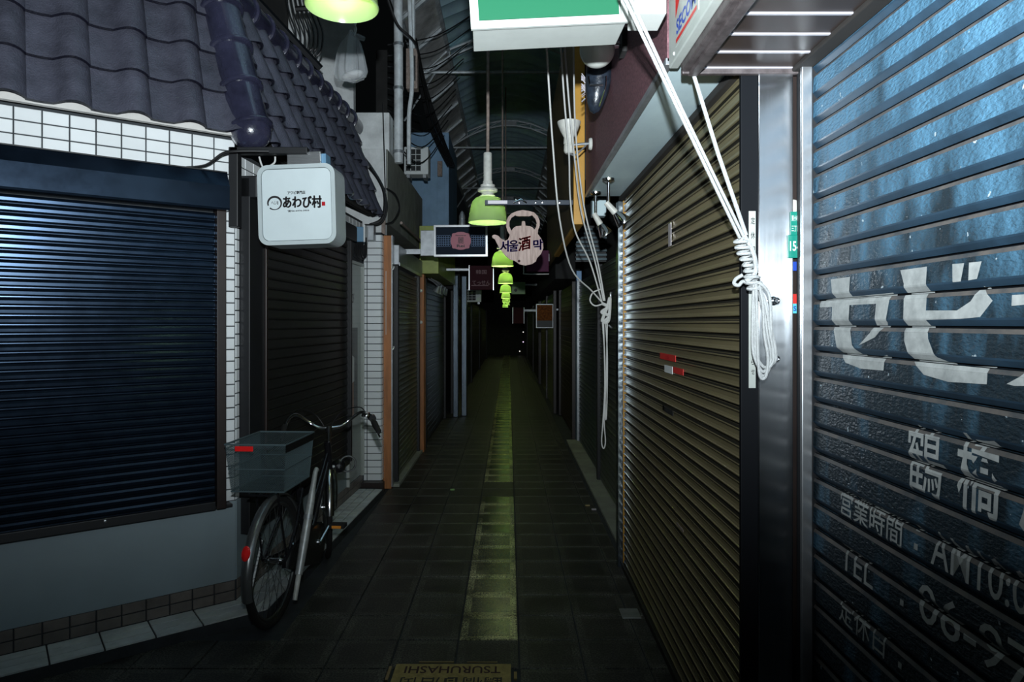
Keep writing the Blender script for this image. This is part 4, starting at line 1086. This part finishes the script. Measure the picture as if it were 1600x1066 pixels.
part('handle_grip', MB().prism([kp([(1185,85),(1250,72),(1325,82),(1335,110),(1318,145),(1190,145),(1178,115)])], .008, XZ(-.008)), 'wood_sign', bd)
part('lid_knob', MB().prism([kp([(1243,212),(1262,204),(1282,212),(1288,270),(1275,370),(1258,372),(1250,300),(1238,262)])], .006, XZ(-.006)), 'wood_sign', bd)
kc = lambda x, y: ((660+x/8-812.5)/F*YK, -((320+y/8)-372)/F*YK)
for ch, x, y, ww, hh, mm, bo_ in (('서',1025,520,105,140,'print_blue',.0015),('울',1140,515,110,140,'print_blue',.0015),('酒',1275,485,150,165,'print_red',.002),('막',1445,500,115,130,'print_blue',.0015)):
    q = kc(x, y); part('lettering', text_mb(ch, lambda X, Y_, q=q: (q[0]+X, -.0012, q[1]+Y_+.25*X*(1 if ch == '酒' else .3)), .1, bo_, w=ww/8/F*YK, h=hh/8/F*YK, heavy=.0020), mm, bd)
q = kc(1208, 705); part('knot', MB().lathe([(0,0),(.009,0),(.009,.0015),(0,.0015)], 14, Matrix.Translation((q[0], 0, q[1])) @ Matrix.Rotation(PI/2, 4, 'X')), 'maroon_sign', bd)
part('hanger', MB().tube([(.002,.01,.222),(-.03,.01,.262)], .003, 5).tube([(.002,.01,.222),(.034,.01,.262)], .003, 5), 'alu', t)
t = thing('steel_bar', 'dark steel bar carrying the teapot sign', 'bar', P(830, 317, YK))
part('bar', MB().box(-.31, .32, -.015, .02, -.016, .016, .002), 'bar_blue', t)
m = MB()
for x in (-.08, .03, .075, .19): m.lathe([(0,0),(.008,0),(.006,.006),(0,.007)], 10, Matrix.Translation((x,-.015,0)) @ Matrix.Rotation(PI/2,4,'X'))
part('bolt_row', m, 'chrome', t); part('plate', MB().box(-.29, -.16, -.02, -.014, -.01, .012), 'pale_metal', t); part('clip', MB().tube([(-.12,-.02,-.005),(-.07,-.02,.02),(-.03,-.02,-.005)], .006, 6), 'chrome', t)

# big white box sign at the top, green panel
t = thing('box_sign', 'big white box sign with green panel at the top', 'sign', (.122, 2.05, 2.452)); t.rotation_euler = (0, math.radians(-3.6), math.radians(2.0))
part('case', MB().box(-.230, .232, .0, .165, 0, .60, .002), 'sign_cream', t)
part('front_frame', MB().prism([[(-.235,-.003),(.237,-.003),(.237,.6),(-.235,.6)], [(-.215,.020),(.217,.020),(.217,.58),(-.215,.58)]],   .012, XZ(-.012)), 'sign_cream', t)
part('panel', MB().box(-.210, .212, -.006, -.001, .024, .58), 'sign_green', t)
single('sign_mount', MB().box(.368, .462, 2.0, 2.12, 2.467, 3.2, .003), 'sign_white', 'white mounting box behind the big box sign', 'box')
# dim signs deeper in
t = thing('hanging_sign', 'dark maroon sign with faint pink lettering', 'sign', P(752, 434, 9.6))
part('board', MB().box(-.165, .165, 0, .08, -.17, .17, .006), 'maroon_sign', t)
part('frame', MB().box(-.175, -.165, -.004, .08, -.175, .175).box(.165, .175, -.004, .08, -.175, .175), 'alu', t)
part('lettering', text_mb('てっせん', lambda x, y: (x, -.002, -.07+y), .1, .001, w=.25, h=.06), 'pink_print', t); part('lettering', text_mb('韓国', lambda x, y: (x, -.002, .08+y), .1, .001, w=.15, h=.06), 'pink_print', t)
part('underline', MB().box(-.14, .10, -.003, 0, -.115, -.105), 'pink_print', t); part('arm', MB().box(-.50, -.165, .02, .05, .1, .13), 'galv', t)
t = thing('hanging_sign', 'purple sign panel behind the teapot sign', 'sign', P(838, 408, 7.6))
part('board', MB().box(-.11, .14, 0, .05, -.12, .12, .006), 'purple', t); part('rod', MB().tube(cr([(-.14,.0,-.02),(-.14,.0,-.12),(-.12,0,-.145),(.14,0,-.145)]), .006, 6), 'lamp_white', t)
part('arm', MB().box(.13, .155, .01, .04, .0, .08), 'galv', t)
t = thing('hanging_sign', 'pale green square sign far down the alley', 'sign', P(810, 450, 15.0))
part('board', MB().box(-.15, .15, 0, .06, -.14, .13, .006), 'sign_green' if False else 'green_plastic', t); part('emblem', MB().lathe([(0,0),(.035,0),(.035,.004),(0,.004)], 14, Matrix.Translation((-.06,0,-.05)) @ Matrix.Rotation(PI/2,4,'X')), 'poster_dark', t); part('arm', MB().box(.14, .62, .01, .04, .05, .09), 'galv', t)
t = thing('food_sign', 'framed food photo sign on the right wall', 'sign', P(851, 494, 12.0))
part('frame', MB().prism([[(-.15,-.21),(.15,-.21),(.15,.21),(-.15,.21)], [(-.138,-.198),(.138,-.198),(.138,.198),(-.138,.198)]], .05, XZ(-.006)), 'galv', t)
part('photo', MB().box(-.138, .138, 0, .04, -.08, .195), 'food', t); part('caption', MB().box(-.138, .138, 0, .04, -.198, -.08), 'poster_dark', t); part('arm', MB().box(.14, .24, .01, .03, .1, .13), 'galv', t)
t = thing('hanging_sign', 'dark tall framed sign far down the right', 'sign', P(810, 490, 17.0))
part('board', MB().box(-.13, .13, 0, .06, -.25, .15, .006), 'maroon_sign', t); part('edge', MB().box(-.15, -.13, -.004, .06, -.25, .15).box(.13, .15, -.004, .06, -.25, .15), 'galv', t); part('arm', MB().box(.13, .55, .01, .05, .05, .1), 'galv', t)
ac(P(724, 472, 13.0), .34, .24, .25, 'grey unit hanging far left below the maroon sign')

# louvre panel and small blue box on the right past the yellow board
t = thing('louvre_panel', 'dark louvre panel under the olive fascia on the right', 'louvre', (.76, 6.4, 2.15))
for k in range(8): part('slat', MB().box(-.13, .16, 0, .05, k*.04, k*.04+.022, .002), 'bluegrey_slat', t)
part('back', MB().box(-.13, .16, .05, .06, -.01, .33), 'black_trim', t)
single('junction_box', MB().box(.60, .70, 4.9, 5.0, 2.33, 2.46, .006), 'soffit', 'small pale blue box behind the soffit spotlights', 'box')

# ---- lights on the fascia and soffit
def spot(loc, ang, yaw, lab):
    t = thing('spotlight', lab, 'lamp', loc, group='chrome spotlights under the blue soffit')
    part('base', MB().lathe([(0,0),(.036,0),(.034,-.012),(.014,-.022),(0,-.022)], 20), 'chrome', t)
    part('stem', MB().tube([(0,0,-.02),(0,0,-.145)], .009, 10), 'chrome', t)
    Mx = Matrix.Translation((0,0,-.15)) @ Matrix.Rotation(yaw, 4, 'Z') @ Matrix.Rotation(ang, 4, 'Y')
    part('neck', MB().lathe([(0,.02),(.016,.02),(.018,-.02),(.020,-.055),(.016,-.06),(0,-.06)], 16, Mx), 'lamp_white', t)
    part('head', MB().lathe([(.014,-.055),(.026,-.075),(.040,-.115),(.044,-.125),(.044,-.135),(.038,-.135),(.036,-.12),(.012,-.085)], 22, Mx, cap=False), 'chrome', t)
    part('bulb', MB().lathe([(0,-.085),(.022,-.09),(.034,-.112),(.036,-.122),(.02,-.132),(0,-.135)], 18, Mx), 'alu', t)
spot((.562, 3.85, 2.375), math.radians(-42), math.radians(0), 'nearer chrome spotlight under the pale blue soffit')
spot((.540, 4.25, 2.375), math.radians(-30), math.radians(0), 'farther chrome spotlight under the pale blue soffit')
t = thing('reflector_lamp', 'white cone reflector lamp on an arm at the fascia edge', 'lamp', P(889, 240, 3.95))
part('socket', MB().lathe([(0,0),(.022,0),(.030,.012),(.030,.045),(.026,.05),(.032,.056),(.030,.09),(0,.09)], 22), 'lamp_white', t)
part('reflector', MB().lathe([(.028,.088),(.034,.10),(.050,.13),(.066,.17),(.068,.182),(.062,.182),(.045,.135),(.026,.10)], 26, cap=False), 'lamp_white', t)
part('lens', MB().lathe([(0,.172),(.063,.178),(.063,.182),(0,.186)], 24), 'dark_wall', t)
part('arm', MB().tube([(.02,0,.05),(.07,0,.055),(.115,0,.058)], .008, 8).tube(cr([(.0,0,0),(.03,-.01,-.012),(.06,0,.01),(.10,0,.05)]), .005, 6), 'galv', t)
part('wall_cap', MB().lathe([(0,0),(.034,0),(.036,.008),(.030,.018),(0,.02)], 20, Matrix.Translation((.132,0,.055)) @ Matrix.Rotation(-PI/2,4,'Y')), 'lamp_white', t)
t = thing('globe_lamp', 'round white glass lamp on a bracket under the box sign', 'lamp', P(933, 78, 2.9))
bm = bmesh.new(); bmesh.ops.create_uvsphere(bm, u_segments=28, v_segments=16, radius=.075)
g = MB().bm(bm, True, Matrix.Diagonal((1,1,1,1))); part('globe', g, 'lamp_glass', t)
part('socket', MB().lathe([(0,.05),(.035,.055),(.03,.09),(0,.095)], 18), 'alu', t)
part('arm', MB().tube([(.06,0,.02),(.10,0,.022),(.155,0,.03)], .014, 10), 'chrome', t)
part('wall_cap', MB().box(.145, .165, -.04, .04, -.03, .085, .008), 'lamp_white', t)
mount = single('wall_bracket', MB().box(.475, .56, 2.86, 2.94, 2.70, 2.80), 'dark_wall', 'dark wall bracket behind the round glass lamp', 'bracket')
t = thing('black_sconce', 'black tapered hanging fixture on the maroon fascia', 'lamp', P(928, 178, 3.35))
part('shell', MB().lathe([(.0,.0),(.022,.012),(.040,.05),(.056,.11),(.066,.18),(.07,.26),(.066,.30),(0,.31)], 20, Matrix.Rotation(math.radians(8),4,'Y')), 'lamp_black', t)
part('rod', MB().tube(cr([(.05,-.07,.16),(.045,-.075,.10),(.02,-.05,.02)]), .004, 6).tube([(-.03,-.075,.115),(.035,-.075,.115)], .006, 6).tube([(-.03,-.075,.115),(-.035,-.07,.16)], .004, 6), 'chrome', t)
m = MB(); rg = random.Random(2)
for k in range(26):
    z = .05+.11*rg.random(); a_ = rg.uniform(-.6,.6); m.tube([(-.05,-.06,z),(-.05-.02*math.cos(a_),-.07,z+.018*math.sin(a_*3))], .0022, 4)
part('tinsel', m, 'pale_metal', t)

# ---- ropes
YR = 2.03
t = thing('tied_rope', 'thick white rope knotted and looped on the steel pillar bolts', 'rope', P(1190, 585, YR))
ro = Vector(t.location)
q = lambda x, y, d=0.0: P(x, y, YR+d)-ro
part('strand', MB().tube([P(966,-24,1.75)-ro, P(1060,172,1.90)-ro, P(1156,372,2.02)-ro], .0048, 8), 'rope', t)
part('strand', MB().tube([P(975,-24,1.76)-ro, P(1066,172,1.91)-ro, P(1162,370,2.03)-ro], .0046, 8), 'rope', t)
part('strand', MB().tube([P(1078,98,2.112)-ro, P(1122,240,2.07)-ro, P(1166,368,2.03)-ro], .0062, 8), 'rope', t)
hx = []
for k in range(90):
    f_ = k/89; a_ = f_*2*PI*9
    c = q(1156+24*f_, 372+82*f_); rr = .017+.004*math.sin(f_*9)
    hx.append(c+Vector((math.cos(a_)*rr, math.sin(a_)*rr*.8-.004, .004*math.cos(a_))))
part('wrapping', MB().tube(hx, .0052, 7), 'rope', t)
part('loop', MB().tube(cr([q(1160,430),q(1150,436),q(1147,443),q(1154,446),q(1161,440),q(1175,445)]), .0055, 7), 'rope', t)
part('loop', MB().tube(cr([q(1165,372,-.012),q(1176,392,-.015),q(1181,415,-.015),q(1178,430,-.012),q(1165,440,-.01)]), .007, 7), 'rope', t)
for k, (xl, xr, yb, dd) in enumerate(((1176,1209,578,-.012),(1180,1205,584,-.004),(1183,1200,588,-.018),(1179,1212,572,.004))):
    L = [q(1178+k*1.5,440,dd), q(xl,500,dd), q(xl+1,550,dd), q((xl+xr)/2-4,yb,dd), q((xl+xr)/2+5,yb,dd), q(xr,560,dd), q(xr-6,520,dd), q(1196-k*2,475,dd), q(1186,446,dd)]
    part('loop', MB().tube(cr(L, 7), .0046, 7), 'rope', t)
part('loop', MB().tube(cr([q(1180,440,-.02),q(1194,448,-.02),q(1203,468,-.015),q(1205,520,-.01),q(1208,560,-.01)]), .005, 7), 'rope', t)

t = thing('rope_bundle', 'thin white cords gathered in a bundle on the jamb hook', 'cord', P(944, 700, 4.38))
co = Vector(t.location)
for L in ([(852,40,3.2),(858,140,3.4),(864,230,3.6),(874,340,3.8),(893,420,4.1),(924,454,4.3),(942,474,4.36)],
          [(874,40,3.3),(882,160,3.6),(889,240,3.8),(891,310,4.0),(899,362,4.1),(922,410,4.25),(941,474,4.36)],
          [(880,40,3.3),(889,160,3.6),(897,240,3.8),(908,330,4.1),(930,410,4.3),(943,470,4.36)],
          [(896,40,3.3),(899,200,3.8),(912,320,4.1),(934,410,4.3),(945,470,4.36)],
          [(944,474,4.36),(930,478,4.36),(922,470,4.36),(926,458,4.36),(938,452,4.37)]):
    part('cord', MB().tube(cr([P(*a)-co for a in L]), .0048, 6), 'cord', t)
hk = lambda x, y: P(x, y, 4.37)-co
part('knot', MB().tube(cr([hk(940,474),hk(950,480),hk(940,488),hk(952,494),hk(941,502),hk(950,476),hk(953,466),hk(951,500),hk(942,504)]), .011, 7), 'cord', t)
part('loop', MB().tube(cr([hk(943,500),hk(945,600),hk(942,660),hk(940,690),hk(943,701),hk(946,690),hk(944,655),hk(947,600),hk(949,500)]), .0042, 7), 'cord', t)
part('loop', MB().tube(cr([hk(946,500),hk(949,560),hk(948,640),hk(946,650),hk(945,560),hk(941,500)]), .0042, 7), 'cord', t)
part('hook', MB().tube(cr([P(956,458,4.44)-co, hk(954,458), hk(954,470), hk(948,482)]), .006, 6).tube(cr([P(956,512,4.44)-co, hk(955,512), hk(951,508)]), .006, 6), 'galv', t)

# ---- small litter and floor bits
single('floor_hatch', MB().box(.60, .70, 3.60, 3.72, .0, .006, .002), 'galv', 'small metal hatch at the foot of the olive shutter', 'hatch')
for i, (x, y, m_) in enumerate(((918,791,'brass'),(928,797,'pale_metal'),(707,766,'green_plastic'))):
    Yb = 1664/(y-505); single('litter', MB().box((x-795)/F*Yb-.02, (x-795)/F*Yb+.02, Yb-.012, Yb+.012, .0, .012, .003), m_, ['yellow scrap of litter near the right shutters','pale scrap of litter by the right sill','small green scrap of litter left of the light band'][i], 'litter')

# ---- bicycle, parked away from the camera along the kerb
RW = .33; WB = 1.04
bk = thing('bicycle', 'black city bicycle with rear mesh basket parked by the kerb', 'bicycle', (-1.214, 3.54, 0), math.atan2(1, .062))
# local axes: x forwards, y to its left, z up; origin under the rear axle
def wheel(x, nm):
    w_ = part('wheel', MB().tube([(x+(RW-.018)*math.cos(a), 0, RW+(RW-.018)*math.sin(a)) for a in [2*PI*k/56 for k in range(56)]], .018, 10, closed=True), 'rubber', bk, nm)
    part('rim', MB().tube([(x+(RW-.042)*math.cos(a), 0, RW+(RW-.042)*math.sin(a)) for a in [2*PI*k/56 for k in range(56)]], .011, 8, closed=True), 'bike_steel' if False else 'spoke', w_)
    s = MB()
    for k in range(32):
        a = 2*PI*k/32; b = a+(.5 if k % 4 < 2 else -.5); sy = .028 if k % 2 else -.028
        s.tube([(x+.022*math.cos(b), sy, RW+.022*math.sin(b)), (x+(RW-.05)*math.cos(a), 0, RW+(RW-.05)*math.sin(a))], .0013, 4)
    part('spokes', s, 'spoke', w_, kind='stuff')
    part('hub', MB().lathe([(0,-.05),(.012,-.05),(.012,-.035),(.026,-.034),(.026,-.028),(.014,-.025),(.014,.025),(.026,.028),(.026,.034),(.012,.035),(.012,.05),(0,.05)], 16, Matrix.Translation((x,0,RW)) @ Matrix.Rotation(PI/2,4,'X')), 'bike_steel', w_)
wheel(0, 'rear wheel with black tyre'); wheel(WB, 'front wheel with black tyre')
def fender(x, a0, a1, m_, nm, wd=.027, R=RW+.018):
    vs = []; fs = []; n = 26; K = 6
    for i in range(n+1):
        a = math.radians(a0+(a1-a0)*i/n)
        for k in range(K+1):
            t_ = -1+2*k/K; r = R-.016*t_*t_
            vs.append((x+r*math.cos(a), wd*t_, RW+r*math.sin(a)))
    for i in range(n):
        for k in range(K): fs.append((i*(K+1)+k, i*(K+1)+k+1, (i+1)*(K+1)+k+1, (i+1)*(K+1)+k))
    b = len(vs); vs += [(v[0]*1, v[1]*.93, v[2]-.0015) for v in vs]; fs += [tuple(j+b for j in f) for f in fs]
    return part(nm, MB().add(vs, fs, True), m_, bk)
rfen = fender(0, 25, 195, 'fender_paint', 'rear_fender'); fender(WB, 20, 175, 'bike_steel', 'front_fender')
part('reflector', MB().lathe([(0,0),(.020,0),(.022,.006),(.016,.014),(0,.017)], 18, Matrix.Translation((-.33,0,.475)) @ Matrix.Rotation(math.radians(-72),4,'Y') @ Matrix.Diagonal((1.6,1,1,1))), 'reflector_red', bk, 'red oval rear reflector')
fr = MB()
hx_, hz = .86, .74         # head tube
fr.tube(cr([(hx_-.02,0,.66),(.70,0,.50),(.56,0,.34),(.44,0,.29)]), .019, 10)
fr.tube(cr([(hx_-.03,0,.72),(.66,0,.56),(.50,0,.44),(.37,0,.42)]), .013, 10)
fr.tube([(.44,0,.28),(.40,0,.40),(.31,0,.70)], .016, 10)
fr.tube([(hx_+.02,0,.60),(hx_-.025,0,.80)], .021, 12)
for sy in (-1, 1):
    fr.tube([(.44,sy*.03,.28),(.2,sy*.055,.30),(0,sy*.06,RW)], .010, 8); fr.tube([(.34,sy*.02,.62),(.16,sy*.055,.47),(0,sy*.06,RW)], .009, 8)
part('frame', fr, 'bike_black', bk)
fk = MB()
for sy in (-1, 1): fk.tube(cr([(hx_+.03,sy*.03,.62),(.93,sy*.048,.50),(WB-.03,sy*.052,RW+.02),(WB,sy*.052,RW)]), [.016,.016,.015,.015,.014,.014,.013,.013,.012,.012,.011,.011,.011,.011,.011,.011,.010,.010,.010][:19], 8)
fk.tube([(hx_+.03,-.04,.625),(hx_+.03,.04,.625)], .018, 8)
part('fork', fk, 'bike_steel', bk)
part('stem', MB().tube([(hx_-.02,0,.79),(hx_-.05,0,.885)], .013, 10).tube([(hx_-.05,0,.87),(hx_-.05,0,.905)], .021, 10), 'chrome', bk)
hb = [(.50,.275,.905),(.60,.268,.935),(.72,.245,.972),(.80,.20,.985),(.83,.13,.935),(.82,.07,.898),(.81,0,.893),(.82,-.07,.898),(.83,-.13,.935),(.80,-.20,.985),(.72,-.245,.972),(.60,-.268,.935),(.50,-.275,.905)]
hbo = part('handlebar', MB().tube(cr(hb, 5), .0105, 10), 'chrome', bk)
for sy in (-1, 1):
    part('grip', MB().tube([(.62,sy*.266,.941),(.50,sy*.276,.905),(.485,sy*.277,.90)], [.0165,.0165,.012], 12), 'rubber', hbo)
    part('brake_lever', MB().tube(cr([(.70,sy*.25,.955),(.66,sy*.262,.915),(.58,sy*.28,.885),(.52,sy*.285,.868)]), .0065, 8), 'chrome', hbo)
part('bell', MB().lathe([(0,0),(.03,0),(.031,.008),(.022,.022),(0,.027)], 18, Matrix.Translation((.67,-.22,.975))), 'chrome', hbo)
part('shifter', MB().lathe([(0,-.03),(.022,-.03),(.024,.03),(0,.03)], 14, Matrix.Translation((.68,-.258,.962)) @ Matrix.Rotation(PI/2,4,'Y')), 'bike_black', hbo)
cb = MB()
for sy in (-1, 1): cb.tube(cr([(.70,sy*.24,.95),(.86,sy*.20,1.01),(.98,sy*.08,.96),(.95,0,.82),(.90,0,.66)]), .0035, 5)
part('brake_cable', cb, 'cable', bk)
part('head_lamp', MB().lathe([(0,-.05),(.028,-.04),(.045,0),(.05,.03),(.046,.036),(0,.038)], 20, Matrix.Translation((.99,-.07,.60)) @ Matrix.Rotation(PI/2,4,'Y')), 'bike_black', bk)
part('lamp_ring', MB().tube([(.99, -.13+.052*math.cos(2*PI*k/24), .62+.052*math.sin(2*PI*k/24)) for k in range(24)], .006, 6, closed=True), 'spoke', bk)
# saddle
bm = bmesh.new(); bmesh.ops.create_uvsphere(bm, u_segments=20, v_segments=12, radius=1)
for v in bm.verts:
    t_ = (v.co.x+1)/2; v.co = Vector((v.co.x*.135, v.co.y*(.10*max(0,1-t_)**.8+.022), v.co.z*.035*(1.15-.4*t_)))
part('saddle', MB().bm(bm, True, Matrix.Translation((.29,0,.79))), 'rubber', bk)
part('seat_post', MB().tube([(.33,0,.66),(.30,0,.77)], .0125, 10), 'chrome', bk)
# chain case, crank, pedals
cc = [(.44+.115*math.cos(a), .285+.115*math.sin(a)) for a in [math.radians(-100+200*k/12) for k in range(13)]]+[(.02,.375),(-.055,.34),(-.055,.31),(.02,.275)]
part('chain_case', MB().prism([cc], .022, XZ(-.082)), 'bike_black', bk)
part('crank', MB().tube([(.44,-.088,.285),(.56,-.10,.34)], .010, 8).tube([(.44,.06,.285),(.32,.075,.23)], .010, 8).lathe([(0,-.09),(.018,-.09),(.018,.06),(0,.06)], 12, Matrix.Translation((.44,0,.285)) @ Matrix.Rotation(PI/2,4,'X') @ Matrix.Diagonal((1,1,-1,1))), 'bike_steel', bk)
for (px_, py_, pz_) in ((.57,-.155,.345),(.31,.125,.225)):
    pd = part('pedal', MB().box(px_-.035, px_+.035, py_-.045, py_+.045, pz_-.011, pz_+.011, .003), 'rubber', bk)
    part('reflector', MB().box(px_-.0385, px_-.035, py_-.028, py_+.028, pz_-.008, pz_+.008), 'reflector_amber', pd)
# carrier and stand strut
ca = MB()
for sy in (-.05, 0, .05): ca.tube([(-.20,sy,.715),(.24,sy,.715)], .006, 6)
ca.tube([(-.20,-.055,.715),(-.20,.055,.715)], .006, 6); ca.tube([(.05,-.055,.715),(.05,.055,.715)], .006, 6)
for sy in (-1, 1): ca.tube([(-.10,sy*.055,.715),(0,sy*.066,RW)], .006, 6)
part('carrier', ca, 'bike_black', bk)
ss = MB().tube([(.30,-.12,.735),(.288,-.12,.742),(.272,-.12,.73),(.235,-.12,.66),(.20,-.12,.585),(.10,-.12,.40),(.02,-.12,.25)], [.012,.013,.013,.015,.021,.023,.020], 12)
st_ = part('stand_leg', ss, 'silver_paint', bk, 'dull silver stand leg on the alley side')
part('stand_tip', MB().tube([(.02,-.12,.25),(-.035,-.12,.14)], [.014,.012], 10), 'lamp_white', st_)
part('stand_collar', MB().tube([(.165,-.12,.52),(.155,-.12,.50)], .026, 12), 'galv', st_)
part('stand_leg', MB().tube([(.10,.11,.40),(-.03,.12,.14)], .012, 8), 'spoke', bk)
# rear basket: wire mesh walls
def bpt(u, v, face):   # tapered basket: v 0 bottom..1 top
    x0, x1 = -.235+.03*(1-v), .165-.02*(1-v); y0, y1 = -.150+.018*(1-v), .150-.018*(1-v); z = .735+.235*v
    return {'back': (x0, y0+(y1-y0)*u, z), 'front': (x1, y0+(y1-y0)*u, z), 'l': (x0+(x1-x0)*u, y1, z), 'r': (x0+(x1-x0)*u, y0, z)}[face]
bs = MB()
def wire(a, b, r=.0008):
    a, b = Vector(a), Vector(b); d = (b-a).normalized(); u = d.orthogonal().normalized()*r; v = d.cross(u)
    bs.add([a+u, a-u*.5+v*.87, a-u*.5-v*.87, b+u, b-u*.5+v*.87, b-u*.5-v*.87], [(0,1,4,3),(1,2,5,4),(2,0,3,5)])
for fc_, ln in (('back', .30), ('front', .30), ('l', .40), ('r', .40)):
    n = int(ln/.0125)
    for k in range(-22, n+1):       # diamond mesh: two families of slanting wires
        for sgn in (1, -1):
            u0 = k/n; u1_ = (k+22)/n
            v0, v1 = 0.0, 1.0
            if u0 < 0: v0 = (-u0)/(u1_-u0); u0 = 0
            if u1_ > 1: v1 = v0+(1-u0)/(u1_-u0) * (1-v0) if u0 > 0 else (1-(k/n))/(22/n); u1_ = 1
            if u0 >= 1: continue
            if sgn < 0: wire(bpt(1-u0, v0, fc_), bpt(1-u1_, v1, fc_))
            else: wire(bpt(u0, v0, fc_), bpt(u1_, v1, fc_))
for k in range(22):
    f_ = k/21; wire((-.205, -.132+.264*f_, .735), (.145, -.132+.264*f_, .735)); wire((-.205+.35*f_, -.132, .735), (-.205+.35*f_, .132, .735))
bko = part('basket', bs, 'basket', bk, 'grey blue wire mesh basket', kind='stuff')
def ringw(v, r):
    return MB().tube([bpt(0,v,'back'), bpt(.5,v,'back'), bpt(1,v,'back'), bpt(.5,v,'l'), bpt(1,v,'front'), bpt(.5,v,'front'), bpt(0,v,'front'), bpt(.5,v,'r')], r, 6, closed=True)
for v_, r_ in ((1.0, .0048), (.48, .0026), (0.0, .0038)): part('hoop', ringw(v_, r_), 'basket', bko)
part('band', MB().add([bpt(0,1,'r'), bpt(1,1,'r'), bpt(1,.83,'r'), bpt(0,.83,'r')]+[tuple(Vector(bpt(a_,b_,'r'))+Vector((0,-.003,0))) for a_,b_ in ((0,1),(1,1),(1,.83),(0,.83))], [(0,1,2,3),(4,5,6,7),(0,4,5,1),(2,6,7,3)]), 'bike_black', bko)
rp = Vector(bpt(.68, .92, 'back')); part('reflector', MB().box(rp.x-.008, rp.x-.001, rp.y-.045, rp.y+.045, rp.z-.013, rp.z+.012, .002), 'reflector_red', bko, 'red oblong reflector on the basket')

# the front end is turned to the left
ST = Matrix.Translation((.86, 0, 0)) @ Matrix.Rotation(math.radians(21), 4, 'Z') @ Matrix.Translation((-.86, 0, 0))
for ch in bk.children:
    if ch.name.split('.')[0] in ('fork', 'front_fender', 'stem', 'handlebar', 'brake_cable', 'head_lamp', 'lamp_ring') or ch.get('label') == 'front wheel with black tyre':
        ch.matrix_basis = ST @ ch.matrix_basis

# pinpricks of light at the dark far end
mat('pilot', (.8,.6,.9), .4, emit=(.85,.6,1.0), es=2.0); mat('pilot_white', (.9,.9,.9), .4, emit=(1,.95,.9), es=1.2)
for (x_, y_, m_, lab) in ((817.5,519,'pilot_white','uppermost tiny white light at the dark far end'), (817.5,534.5,'pilot','tiny violet light at the dark far end'), (812,549,'pilot_white','lowest tiny white light at the dark far end')):
    q_ = P(x_, y_, 32.98)
    t = thing('pilot_lamp', lab, 'lamp', q_)
    part('housing', MB().box(-.05, .05, -.01, .02, -.05, .05, .006), 'black_trim', t)
    part('lens', MB().lathe([(0,0),(.026,0),(.022,.014),(0,.02)], 12, Matrix.Translation((0,-.01,0)) @ Matrix.Rotation(PI/2, 4, 'X')), m_, t)
